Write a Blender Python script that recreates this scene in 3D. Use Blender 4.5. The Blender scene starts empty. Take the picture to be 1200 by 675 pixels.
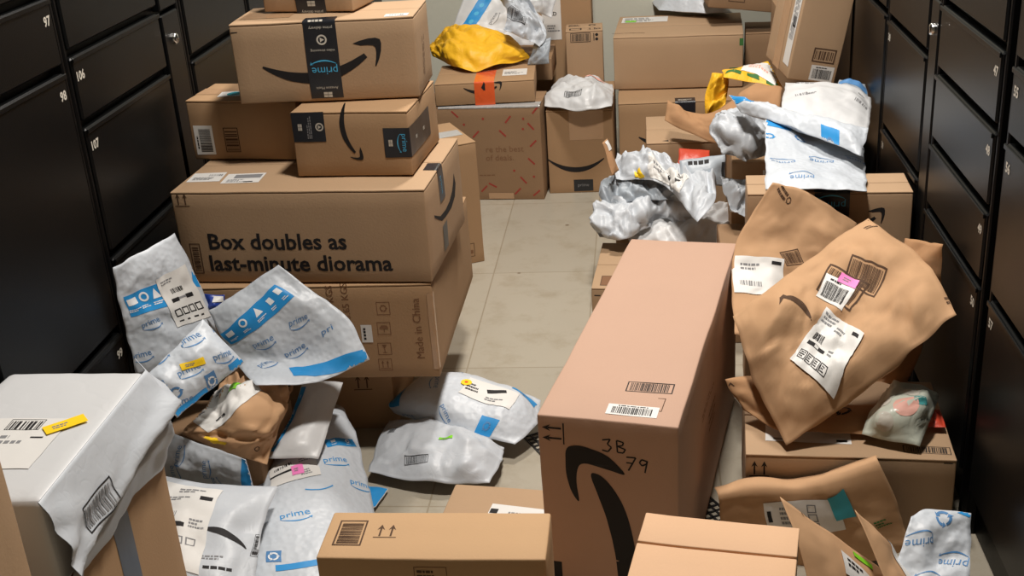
import bpy, math, random
from math import sin, cos, pi, radians, atan2, hypot
from mathutils import Vector, Matrix, noise
import numpy as np

SC = bpy.context.scene
COL = SC.collection
V = Vector

# ------------------------------------------------------------ materials
MATS = {}
def mat(name, rgb, rough=0.6, spec=0.5, var=0.0, vscale=6.0, bump=0.0, bscale=60.0, kind='noise',
        metallic=0.0, alpha=1.0, coat=0.0, emit=None, stretch=(1, 1, 1), sheen=0.0, sss=0.0):
    m = bpy.data.materials.new(name); m.use_nodes = True
    nt = m.node_tree; N = nt.nodes; L = nt.links
    b = N['Principled BSDF']
    b.inputs['Roughness'].default_value = rough
    b.inputs['Specular IOR Level'].default_value = spec
    b.inputs['Metallic'].default_value = metallic
    b.inputs['Coat Weight'].default_value = coat
    if sss:
        b.inputs['Subsurface Weight'].default_value = sss
        b.inputs['Subsurface Radius'].default_value = (.01, .01, .01)
    if alpha < 1: b.inputs['Alpha'].default_value = alpha
    col = tuple(srgb(c) for c in rgb)
    tc = N.new('ShaderNodeTexCoord'); mp = N.new('ShaderNodeMapping')
    mp.inputs['Scale'].default_value = stretch
    L.new(tc.outputs['Object'], mp.inputs['Vector'])
    if var > 0:
        nz = N.new('ShaderNodeTexNoise'); nz.inputs['Scale'].default_value = vscale
        nz.inputs['Detail'].default_value = 5; nz.inputs['Roughness'].default_value = .6
        L.new(mp.outputs[0], nz.inputs['Vector'])
        oi = N.new('ShaderNodeObjectInfo')
        mx = N.new('ShaderNodeMix'); mx.data_type = 'RGBA'
        mx.inputs[6].default_value = tuple(c * (1 - var) for c in col) + (1,)
        mx.inputs[7].default_value = tuple(min(1, c * (1 + var)) for c in col) + (1,)
        L.new(nz.outputs['Fac'], mx.inputs[0])
        L.new(mx.outputs[2], b.inputs['Base Color'])
    else:
        rgbn = N.new('ShaderNodeRGB'); rgbn.outputs[0].default_value = col + (1,)
        L.new(rgbn.outputs[0], b.inputs['Base Color'])
    if bump > 0:
        bp = N.new('ShaderNodeBump'); bp.inputs['Strength'].default_value = 1.0
        bp.inputs['Distance'].default_value = bump
        if kind == 'noise':
            t = N.new('ShaderNodeTexNoise'); t.inputs['Scale'].default_value = bscale
            t.inputs['Detail'].default_value = 4; out = t.outputs['Fac']
        elif kind == 'voronoi':
            t = N.new('ShaderNodeTexVoronoi'); t.inputs['Scale'].default_value = bscale
            t.feature = 'SMOOTH_F1'; t.inputs['Smoothness'].default_value = .6; out = t.outputs['Distance']
        elif kind == 'crease':
            nn = N.new('ShaderNodeTexNoise'); nn.inputs['Scale'].default_value = bscale * .6
            mm = N.new('ShaderNodeMix'); mm.data_type = 'RGBA'; mm.inputs[0].default_value = .25
            L.new(mp.outputs[0], nn.inputs['Vector'])
            L.new(mp.outputs[0], mm.inputs[6]); L.new(nn.outputs['Color'], mm.inputs[7])
            t = N.new('ShaderNodeTexVoronoi'); t.inputs['Scale'].default_value = bscale
            t.feature = 'DISTANCE_TO_EDGE'
            L.new(mm.outputs[2], t.inputs['Vector'])
            mn = N.new('ShaderNodeMath'); mn.operation = 'MINIMUM'; mn.inputs[1].default_value = .22
            L.new(t.outputs['Distance'], mn.inputs[0]); out = mn.outputs[0]
        elif kind == 'wave':
            t = N.new('ShaderNodeTexWave'); t.inputs['Scale'].default_value = bscale
            t.inputs['Distortion'].default_value = 1.0; t.bands_direction = 'X'; out = t.outputs['Fac']
        if not t.inputs['Vector'].is_linked: L.new(mp.outputs[0], t.inputs['Vector'])
        L.new(out, bp.inputs['Height']); L.new(bp.outputs[0], b.inputs['Normal'])
    if emit:
        b.inputs['Emission Color'].default_value = tuple(emit[:3]) + (1,)
        b.inputs['Emission Strength'].default_value = emit[3]
    MATS[name] = m
    return m
def srgb(c):
    return c / 12.92 if c <= .04045 else ((c + .055) / 1.055) ** 2.4
def S(r, g, b): return (r / 255, g / 255, b / 255)

# kraft board in several brown tones, lighter and darker
mat('board_tan', S(175, 145, 114), .75, .35, .07, 5, .0003, 220)
mat('board_pink', S(186, 152, 131), .72, .35, .05, 5, .0003, 220)
mat('board_bright', S(212, 172, 136), .7, .35, .05, 5, .0003, 220)
mat('board_gold', S(190, 154, 115), .75, .35, .06, 5, .0003, 220)
mat('board_brown', S(168, 135, 101), .78, .3, .08, 5, .0003, 220)
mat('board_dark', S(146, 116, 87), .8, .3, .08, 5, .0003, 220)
mat('board_edge', S(150, 110, 76), .9, .2, .1, 30)
mat('kraft_paper', S(190, 151, 114), .8, .25, .07, 7, .0007, 15, 'crease')
mat('kraft_shade', S(172, 132, 96), .85, .2, .08, 7, .0008, 15, 'crease')  # darker copy of the kraft paper, shade on covered pieces put into colour
mat('poly_grey', S(190, 195, 201), .40, .4, .03, 5, .0008, 24, 'crease')
mat('poly_white', S(206, 207, 208), .4, .5, .02, 5, .0012, 14, 'crease')
mat('poly_dim', S(160, 168, 176), .42, .5, .05, 5, .0016, 18, 'crease')
mat('bubble_white', S(198, 204, 211), .42, .45, .02, 5, .0016, 75, 'voronoi')
mat('poly_yellow', S(240, 184, 40), .5, .4, .06, 8, .0018, 22, 'crease')
mat('poly_clear', S(200, 204, 200), .25, .5, .08, 9, .002, 24, 'crease', alpha=.72)
mat('ink_black', S(34, 32, 33), .7, .3, .05, 20)
mat('ink_brown', S(84, 62, 46), .8, .3, .05, 20)
mat('ink_faded', S(128, 92, 66), .8, .3, .05, 20)
mat('ink_blue', S(40, 142, 208), .5, .4, .04, 12)
mat('ink_navy', S(84, 132, 182), .5, .4, .04, 12)
mat('ink_cyan', S(78, 176, 220), .5, .4, .04, 12)
mat('ink_white', S(232, 234, 236), .6, .4, .03, 12)
mat('ink_grey', S(130, 130, 132), .7, .3, .03, 12)
mat('ink_pale', S(196, 190, 178), .6, .3, .03, 12)
mat('ink_red', S(158, 62, 52), .7, .3, .05, 12)
mat('ink_green', S(60, 110, 56), .7, .3, .05, 12)
mat('ink_teal', S(70, 150, 150), .7, .3, .05, 12)
mat('ink_peach', S(226, 172, 158), .5, .3, .05, 12)
mat('label_white', S(222, 220, 216), .45, .4, .02, 12)
mat('sticker_yellow', S(250, 208, 34), .5, .4, .05, 60)
mat('sticker_green', S(128, 208, 44), .5, .4, .05, 60)
mat('sticker_pink', S(244, 132, 196), .5, .4, .05, 60)
mat('sticker_teal', S(60, 160, 176), .5, .4, .05, 60)
mat('tape_black', S(32, 34, 40), .3, .6, .1, 30)
mat('tape_clear', S(186, 150, 116), .16, .6, .06, 30, .0006, 60)
mat('tape_silver', S(176, 174, 172), .16, .6, .1, 30, .0008, 60)
mat('tape_orange', S(226, 96, 48), .25, .5, .12, 40, .0008, 60)
mat('locker_black', S(12, 13, 14), .36, .2, .08, 3, .0002, 400)
mat('locker_frame', S(7, 7, 8), .45, .2, .08, 3, .0002, 400)
mat('chrome', S(200, 200, 198), .18, .8, .02, 5, metallic=1.0)
mat('poly_cream', S(192, 196, 182), .3, .5, .08, 9, .0016, 18, 'crease')
mat('plastic_blue', S(38, 64, 150), .4, .5, .1, 12, .002, 20, 'crease')
mat('mesh_black', S(24, 24, 26), .5, .5, .1, 40)
mat('plastic_red', S(196, 70, 48), .4, .5, .1, 20, .001, 24, 'crease')

# ------------------------------------------------------------ mesh builder
class MB:
    def __init__(s): s.v = []; s.f = []; s.m = []; s.names = []; s.smooth = []
    def mi(s, name):
        if name not in s.names: s.names.append(name)
        return s.names.index(name)
    def add(s, verts, faces, mname, smooth=True):
        o = len(s.v); k = s.mi(mname)
        s.v += [tuple(p) for p in verts]
        for f in faces:
            s.f.append(tuple(i + o for i in f)); s.m.append(k); s.smooth.append(smooth)
    def build(s, name, root=None, origin=None):
        me = bpy.data.meshes.new(name)
        og = V(origin) if origin is not None else V((0, 0, 0))
        if root is not None:
            og = V((0, 0, 0)); q = root
            while q is not None: og += q.location; q = q.parent
        arr = [(p[0] - og.x, p[1] - og.y, p[2] - og.z) for p in s.v]
        me.from_pydata(arr, [], s.f)
        for n in s.names: me.materials.append(MATS[n])
        me.polygons.foreach_set('material_index', s.m)
        me.polygons.foreach_set('use_smooth', s.smooth)
        me.update()
        o = bpy.data.objects.new(name, me); COL.objects.link(o)
        if root is not None: o.parent = root
        else: o.location = og
        return o

def thing(name, label, cat, loc, group=None):
    o = bpy.data.objects.new(name, None); COL.objects.link(o)
    o.empty_display_size = .05
    o.location = loc; o['label'] = label; o['category'] = cat
    if group: o['group'] = group
    return o
def tag(o, label, cat, group=None, kind=None):
    o['label'] = label; o['category'] = cat
    if group: o['group'] = group
    if kind: o['kind'] = kind
    return o

# ------------------------------------------------------------ flat shapes (metres, x right, y up)
def rect(x0, y0, x1, y1): return [([(x0, y0), (x1, y0), (x1, y1), (x0, y1)], [(0, 1, 2), (0, 2, 3)])]
def poly(pts):
    from mathutils.geometry import tessellate_polygon
    t = tessellate_polygon([[V((p[0], p[1], 0)) for p in pts]])
    out = []
    for a, b, c in t:
        A, B, C = pts[a], pts[b], pts[c]
        cr = (B[0] - A[0]) * (C[1] - A[1]) - (B[1] - A[1]) * (C[0] - A[0])
        out.append((a, b, c) if cr > 0 else (a, c, b))
    return [(list(pts), out)]
def soft(pts, k=4):
    """round an outline through its points"""
    n = len(pts); out = []
    for i in range(n):
        p0, p1, p2, p3 = [pts[(i + j) % n] for j in (-1, 0, 1, 2)]
        for s in range(k):
            t = s / k
            out.append(tuple(.5 * (2 * p1[c] + (p2[c] - p0[c]) * t + (2 * p0[c] - 5 * p1[c] + 4 * p2[c] - p3[c]) * t * t + (3 * p1[c] - p0[c] - 3 * p2[c] + p3[c]) * t ** 3) for c in (0, 1)))
    return out
def frame(x0, y0, x1, y1, t):
    return rect(x0, y0, x1, y0 + t) + rect(x0, y1 - t, x1, y1) + rect(x0, y0 + t, x0 + t, y1 - t) + rect(x1 - t, y0 + t, x1, y1 - t)
def disc(cx, cy, r, n=18): return poly([(cx + r * cos(2 * pi * i / n), cy + r * sin(2 * pi * i / n)) for i in range(n)])
def ring(cx, cy, r, t, a0=0, a1=2 * pi, n=20):
    v = []; f = []
    for i in range(n + 1):
        a = a0 + (a1 - a0) * i / n
        v += [(cx + (r - t) * cos(a), cy + (r - t) * sin(a)), (cx + r * cos(a), cy + r * sin(a))]
        if i: k = 2 * i; f += [(k - 2, k - 1, k + 1), (k - 2, k + 1, k)]
    return [(v, f)]
def stroke(pts, w):
    out = []
    for i in range(len(pts) - 1):
        (x0, y0), (x1, y1) = pts[i], pts[i + 1]
        l = hypot(x1 - x0, y1 - y0) or 1; nx, ny = -(y1 - y0) / l * w / 2, (x1 - x0) / l * w / 2
        out += [([(x0 - nx, y0 - ny), (x1 - nx, y1 - ny), (x1 + nx, y1 + ny), (x0 + nx, y0 + ny)], [(0, 1, 2), (0, 2, 3)])]
    return out
def arc_strip(x0, x1, sag, wfun, n=16, y=0):
    """a curved band through (x0,y) and (x1,y) hanging down by sag; wfun(t) its half width"""
    v = []; f = []
    for i in range(n + 1):
        t = i / n; x = x0 + (x1 - x0) * t; yy = y - sag * 4 * t * (1 - t)
        sl = -sag * 4 * (1 - 2 * t) / (x1 - x0); l = hypot(1, sl); w = wfun(t)
        v += [(x + sl / l * w, yy - w / l), (x - sl / l * w, yy + w / l)]
        if i: k = 2 * i; f += [(k - 2, k, k + 1), (k - 2, k + 1, k - 1)]
    return [(v, f)]
def smile(W):
    """the curved arrow printed on the cartons, W wide, centred on (0,0)"""
    s = arc_strip(-.5 * W, .36 * W, .135 * W, lambda t: W * (.008 + .036 * sin(pi * min(1, t * 1.0)) ** .8 * (1 - .25 * t) + .012 * t), 22, .04 * W)
    hd = [(.27, .145), (.33, .162), (.40, .172), (.46, .172), (.495, .155), (.50, .12), (.49, .06), (.465, .0), (.43, -.06),
          (.42, -.058), (.437, .0), (.448, .055), (.447, .092), (.43, .112), (.39, .12), (.33, .122)]
    return s + poly([(x * W, y * W) for x, y in hd])
TXT = {}; CAP = []
def text(s, size, bold=0.0, align='CENTER', slant=0.0):
    """filled lettering, size = cap height in metres, baseline at y=0"""
    key = (s, bold, slant)
    if not CAP:
        CAP.append(1.0); text('H', 1, 0); CAP[0] = max(p[1] for p in TXT[('H', 0, 0.0)][0])
    if key not in TXT:
        c = bpy.data.curves.new('lettering', 'FONT'); c.body = s; c.size = 1; c.resolution_u = 2
        c.offset = bold; c.shear = slant; c.fill_mode = 'FRONT'
        o = bpy.data.objects.new('lettering', c)
        me = o.to_mesh()
        me.calc_loop_triangles()
        vs = [(v.co.x, v.co.y) for v in me.vertices]
        fs = []
        for t in me.loop_triangles:
            a, b, d = t.vertices; A, B, D = vs[a], vs[b], vs[d]
            cr = (B[0] - A[0]) * (D[1] - A[1]) - (B[1] - A[1]) * (D[0] - A[0])
            if abs(cr) > 1e-9: fs.append((a, b, d) if cr > 0 else (a, d, b))
        o.to_mesh_clear(); bpy.data.objects.remove(o); bpy.data.curves.remove(c)
        TXT[key] = (vs, fs)
    vs, fs = TXT[key]
    if not vs: return []
    k = size / CAP[0]
    x0 = min(p[0] for p in vs); x1 = max(p[0] for p in vs)
    dx = -x0 if align == 'LEFT' else (-x1 if align == 'RIGHT' else -(x0 + x1) / 2)
    return [([((x + dx) * k, y * k) for x, y in vs], fs)]
def barcode(w, h, seed=1, dens=.0022, vertical=False):
    r = random.Random(seed); out = []; x = -w / 2
    while x < w / 2 - dens:
        b = dens * r.choice([.5, .8, 1, 1.6]); 
        out += rect(x, -h / 2, min(x + b, w / 2), h / 2); x += b + dens * r.choice([.5, .8, 1.2])
    if vertical: out = rot(out, pi / 2)
    return out
def up_arrows(h):
    out = []
    for cx in (-.3 * h, .3 * h):
        out += rect(cx - .05 * h, .0, cx + .05 * h, .7 * h) + poly([(cx - .2 * h, .55 * h), (cx, .72 * h), (cx + .2 * h, .55 * h), (cx, 1.0 * h)])
    return out + rect(-.62 * h, -.14 * h, .62 * h, -.07 * h)
def rot(sh, a):
    c, s_ = cos(a), sin(a)
    return [([(x * c - y * s_, x * s_ + y * c) for x, y in v], f) for v, f in sh]
def mv(sh, dx, dy): return [([(x + dx, y + dy) for x, y in v], f) for v, f in sh]
def sc(sh, k, ky=None):
    ky = k if ky is None else ky
    fl = k * ky < 0
    return [([(x * k, y * ky) for x, y in v], [(a, c, b) if fl else (a, b, c) for a, b, c in f]) for v, f in sh]
def prime(sz):
    """the word with the curved line beneath"""
    return text('prime', sz, .0) + arc_strip(-1.55 * sz, 1.75 * sz, .42 * sz, lambda t: sz * (.03 + .07 * sin(pi * t)), 12, -.42 * sz) \
        + poly([(1.35 * sz, -.38 * sz), (1.85 * sz, -.30 * sz), (1.72 * sz, -.75 * sz), (1.66 * sz, -.42 * sz)])
def recycle(r):
    out = []
    for k in range(3):
        a = k * 2 * pi / 3 + .5
        out += ring(0, 0, r, r * .35, a, a + 1.45, 8)
        e = a + 1.5
        out += poly([(r * .45 * cos(e), r * .45 * sin(e)), (r * 1.25 * cos(e), r * 1.25 * sin(e)), (r * .9 * cos(e + .5), r * .9 * sin(e + .5))])
    return out
def lines(w, h, n, seed=1, fill=.55):
    r = random.Random(seed); out = []; p = h / n
    for i in range(n):
        y = h / 2 - p * (i + .5); ww = w * r.uniform(.5, 1)
        x = -w / 2
        while x < -w / 2 + ww:
            e = min(x + w * r.uniform(.06, .2), -w / 2 + ww)
            out += rect(x, y - p * fill / 2, e, y + p * fill / 2); x = e + w * .03
    return out

def split(verts, tris, lmax):
    verts = [tuple(v) for v in verts]; tris = list(tris)
    for _ in range(9):
        mid = {}; new = []; ch = False
        def M(a, b):
            k = (min(a, b), max(a, b))
            if k not in mid:
                verts.append(((verts[a][0] + verts[b][0]) / 2, (verts[a][1] + verts[b][1]) / 2)); mid[k] = len(verts) - 1
            return mid[k]
        def L(a, b): return hypot(verts[a][0] - verts[b][0], verts[a][1] - verts[b][1]) > lmax
        for a, b, c in tris:
            e = (L(a, b), L(b, c), L(c, a)); n = sum(e)
            if n == 0: new.append((a, b, c)); continue
            ch = True
            if n == 3:
                x, y, z = M(a, b), M(b, c), M(c, a); new += [(a, x, z), (x, b, y), (z, y, c), (x, y, z)]
            else:
                while not (e[0] and (n == 1 or e[1])): a, b, c = b, c, a; e = (e[1], e[2], e[0])
                if n == 1: x = M(a, b); new += [(a, x, c), (x, b, c)]
                else: x, y = M(a, b), M(b, c); new += [(x, b, y), (a, x, y), (a, y, c)]
        tris = new
        if not ch: break
    return verts, tris

class Print:
    """something printed on or stuck to a surface: shape list, material; part name None = ink of the body itself"""
    pass
def D(shape, m, x=0, y=0, a=0, off=0):        # one printed layer at metres (x, y), turned by a degrees
    return (mv(rot(shape, radians(a)), x, y), m, off)
def grp(x, y, a, *layers):                     # move a whole set of layers together
    return [(mv(rot(sh, radians(a)), x, y), m, off) for sh, m, off in layers]

def ship_label(w=.15, h=.1, seed=1, pink=False):
    """white carrier label lying on its side: bars, black strip, small text blocks"""
    r = random.Random(seed)
    L = [D(rect(-w / 2, -h / 2, w / 2, h / 2), 'label_white', off=0)]
    L += [D(lines(w * .34, h * .2, 3, seed), 'ink_grey', -w * .28, h * .36, off=1)]
    L += [D(lines(w * .3, h * .12, 2, seed + 1), 'ink_grey', w * .08, h * .28, off=1)]
    L += [D(rect(-w * .07, -h * .03, w * .07, h * .03), 'ink_black', w * .36, h * .4, off=1)]
    L += [D(barcode(w * .26, h * .13, seed, w * .012), 'ink_black', -w * .26, h * .02, off=1)]
    L += [D(rect(-w * .2, -h * .028, w * .2, h * .028), 'ink_black', -w * .2, -h * .12, off=1)]
    L += [D(rect(-w * .05, -h * .02, w * .05, h * .02), 'label_white', -w * .2, -h * .12, off=2)]
    L += [D(lines(w * .2, h * .12, 2, seed + 2), 'ink_grey', w * .16, -h * .08, off=1)]
    for k in range(4):
        L += [D(frame(-h * .075, -h * .075, h * .075, h * .075, h * .014), 'ink_black', -w * .34 + k * w * .17, -h * .33, off=1)]
        L += [D(lines(h * .1, h * .1, 3, seed + k), 'ink_black', -w * .34 + k * w * .17, -h * .33, off=1)]
    return L
def bar_label(w=.1, h=.045, seed=2):
    return [D(rect(-w / 2, -h / 2, w / 2, h / 2), 'label_white'), D(barcode(w * .8, h * .62, seed, w * .016), 'ink_black', 0, -h * .06, off=1),
            D(lines(w * .6, h * .12, 1, seed), 'ink_black', 0, h * .36, off=1)]
def bar_print(w=.1, h=.045, seed=3, m='ink_black'):
    return [D(frame(-w / 2, -h / 2, w / 2, h / 2, h * .06), m), D(barcode(w * .84, h * .76, seed, w * .018), m)]

def lay(mb, layers, mapf, lmax, base=.0004, step=.0003):
    """press flat layers onto a surface: mapf(x, y, offset) -> 3D"""
    for sh, m, off in layers:
        for vs, fs in sh:
            v2, f2 = split(vs, fs, lmax)
            mb.add([mapf(x, y, base + off * step) for x, y in v2], f2, m, True)

# ------------------------------------------------------------ cartons
class Box:
    def __init__(s, x, y, z, yaw, w, d, h, tilt=(0, 0), r=.004, wob=.0015, seed=0, adj=None, pivot=None, bulge=0.0):
        s.w, s.d, s.h, s.r, s.wob, s.seed, s.bulge = w, d, h, r, wob, seed, bulge
        R = Matrix.Rotation(radians(yaw), 3, 'Z') @ Matrix.Rotation(radians(tilt[0]), 3, 'X') @ Matrix.Rotation(radians(tilt[1]), 3, 'Y')
        P = V((x, y, z))
        s.c = {}
        for i in (0, 1):
            for j in (0, 1):
                for k in (0, 1):
                    s.c[(i, j, k)] = P + R @ V((i * w, j * d, k * h))
        if adj:
            for k_, dv in adj.items():
                key = (int(k_[1] == 'R'), int(k_[0] == 'B'), int(k_[2] == 'T')); s.c[key] = s.c[key] + V(dv)
    def tri(s, x, y, z):
        i, j, k = x / s.w, y / s.d, z / s.h
        P = V((0, 0, 0))
        for (a, b, c), q in s.c.items():
            P += q * ((i if a else 1 - i) * (j if b else 1 - j) * (k if c else 1 - k))
        return P
    def disp(s, x, y, z):
        n = noise.noise_vector(V((x * 7 + s.seed * 3.1, y * 7 + 5, z * 7 + s.seed))) * s.wob
        n += noise.noise_vector(V((x * 40, y * 40 + s.seed, z * 40))) * s.wob * .25
        return n
    def P(s, x, y, z):
        d = s.disp(x, y, z)
        if s.bulge:
            i, j, k = min(1, max(0, x / s.w)), min(1, max(0, y / s.d)), min(1, max(0, z / s.h))
            d = d + V(((2 * i - 1) * 4 * j * (1 - j) * 4 * k * (1 - k), (2 * j - 1) * 4 * i * (1 - i) * 4 * k * (1 - k), 0)) * s.bulge
        return s.tri(x + d.x, y + d.y, z + d.z)
    def face(s, f):
        w, d, h = s.w, s.d, s.h
        return {'F': lambda u, v, o: s.P(u, -o, v), 'B': lambda u, v, o: s.P(w - u, d + o, v), 'R': lambda u, v, o: s.P(w + o, u, v),
                'L': lambda u, v, o: s.P(-o, d - u, v), 'T': lambda u, v, o: s.P(u, v, h + o)}[f]
    def slab(s, mb, m, x0, y0, z0, x1, y1, z1, r=None, step=.03):
        """a rounded board or body inside the cage"""
        r = s.r if r is None else r
        L = (x1 - x0, y1 - y0, z1 - z0); r = min(r, min(L) * .49)
        def ticks(l):
            n = max(1, int(l / step)); n = min(n, 16)
            return [0, r * .35, r] + [r + (l - 2 * r) * i / n for i in range(1, n)] + [l - r, l - r * .35, l]
        T = [ticks(l) for l in L]; O = (x0, y0, z0)
        def pt(q):
            inner = [min(max(q[i], r), L[i] - r) for i in range(3)]
            dv = V([q[i] - inner[i] for i in range(3)])
            if dv.length > 1e-9: dv = dv.normalized() * r
            return s.P(*[O[i] + inner[i] + dv[i] for i in range(3)])
        for ax in range(3):
            a, b = (ax + 1) % 3, (ax + 2) % 3
            for side in (0, 1):
                vs = []; fs = []; nb = len(T[b])
                for ta in T[a]:
                    for tb in T[b]:
                        q = [0, 0, 0]; q[a] = ta; q[b] = tb; q[ax] = L[ax] if side else 0
                        vs.append(pt(q))
                for i in range(len(T[a]) - 1):
                    for j in range(nb - 1):
                        k = i * nb + j; f = (k, k + nb, k + nb + 1, k + 1)
                        fs.append(f if side else f[::-1])
                mb.add(vs, fs, m)

def merge(o, dist=1e-5):
    import bmesh
    bm = bmesh.new(); bm.from_mesh(o.data); bmesh.ops.remove_doubles(bm, verts=bm.verts, dist=dist); bm.to_mesh(o.data); bm.free()

def carton(name, label, q, mat_='board_tan', seam=None, prints=(), parts=(), tilt=(0, 0), adj=None, seed=0, wob=.0015, group=None,
           flapmat=None, gap=.003, bulge=.002, cat='box', r=.0035, seam_at=.5):
    """prints: [(face, u, v, angle, layers)] ink in the board; parts: [(part name, face, u, v, angle, layers, label)]"""
    q = tuple(q[:6]) + (q[6] - .004,)
    B = Box(*q, tilt=tilt, adj=adj, seed=seed, wob=wob, bulge=bulge, r=r)
    c = B.tri(B.w / 2, B.d / 2, 0)
    root = thing(name, label, cat, c, group)
    mb = MB(); t = .0045
    top = B.h - (t if seam else 0)
    B.slab(mb, mat_, 0, 0, 0, B.w, B.d, top)
    for face, u, v, a, layers in prints:
        if face in 'T' and seam: continue
        F = B.face(face)
        lay(mb, grp(u, v, a, *layers), F, .05)
    o = mb.build('body', root); 
    if seam:
        for k in (0, 1):
            fb = MB()
            if seam == 'x':
                y0, y1 = (0, B.d * seam_at - gap / 2) if k == 0 else (B.d * seam_at + gap / 2, B.d)
                B.slab(fb, flapmat or mat_, .0, y0, top, B.w, y1, B.h, r=.0018)
                inside = lambda u, v: y0 <= v <= y1
            else:
                x0, x1 = (0, B.w / 2 - gap / 2) if k == 0 else (B.w / 2 + gap / 2, B.w)
                B.slab(fb, flapmat or mat_, x0, 0, top, x1, B.d, B.h, r=.0018)
                inside = lambda u, v: x0 <= u <= x1
            for face, u, v, a, layers in prints:
                if face == 'T' and inside(u, v): lay(fb, grp(u, v, a, *layers), B.face('T'), .05)
            fb.build('top_flap', root)
    for i, pr in enumerate(parts):
        pn, face, u, v, a, layers, lb = pr
        pm = MB(); 
        if callable(face): lay(pm, grp(u, v, a, *layers), face(B), .007, base=.0009)
        else: lay(pm, grp(u, v, a, *layers), B.face(face), .05, base=.0007)
        po = pm.build(pn, root)
        if lb: po['label'] = lb
    root['_'] = 0; del root['_']
    return root, B

def wrapTF(B):
    """surface that runs down the top face and over the front edge: v<0 is the front"""
    def f(u, v, o): return B.P(u, v, B.h + o) if v >= 0 else B.P(u, -o, B.h + v)
    return f
def wrapTR(B):
    """over the top and down the right side: u measured from the edge, negative is on top"""
    def f(u, v, o): return B.P(B.w + u, v, B.h + o) if u <= 0 else B.P(B.w + o, v, B.h - u)
    return f
def wrapFR(B):
    """front face and round the right edge: u<0 on the front, u>0 on the side"""
    def f(u, v, o): return B.P(B.w + u, -o, v) if u <= 0 else B.P(B.w + o, u, v)
    return f

# ------------------------------------------------------------ bags and mailers
def cat(P, t):
    """Catmull-Rom through the points P at t in 0..1"""
    n = len(P) - 1
    if n == 1: return P[0].lerp(P[1], t)
    x = min(max(t, 0), 1) * n; i = min(int(x), n - 1); f = x - i
    p1, p2 = P[i], P[i + 1]
    p0 = P[i - 1] if i > 0 else p1 * 2 - p2
    p3 = P[i + 2] if i + 2 <= n else p2 * 2 - p1
    return .5 * ((2 * p1) + (p2 - p0) * f + (2 * p0 - 5 * p1 + 4 * p2 - p3) * f * f + (3 * p1 - p0 - 3 * p2 + p3) * f ** 3)

def arc_table(fn, n=32):
    P = [fn(i / n) for i in range(n + 1)]; L = [0]
    for i in range(n): L.append(L[-1] + (P[i + 1] - P[i]).length)
    return [l / L[-1] for l in L]
def look(tab, x):
    n = len(tab) - 1
    if x <= 0: return x * (1 / n) / (tab[1] or 1) if x < 0 else 0.0
    for i in range(n):
        if x <= tab[i + 1]: return (i + (x - tab[i]) / ((tab[i + 1] - tab[i]) or 1)) / n
    return 1.0 + (x - 1)

def plates(p):
    """flat facets with sharp folds between them, about -1..1"""
    d_, q = noise.voronoi(p); q = q[0]
    h = lambda k: (math.sin(q.x * 127.1 + q.y * 311.7 + q.z * 74.7 + k * 19.3) * 43758.5453) % 1 * 2 - 1
    w = min(1, (d_[1] - d_[0]) / .22)
    return (((p.x - q.x) * h(1) + (p.y - q.y) * h(2)) * 2.4 + h(3) * .45) * w

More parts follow.
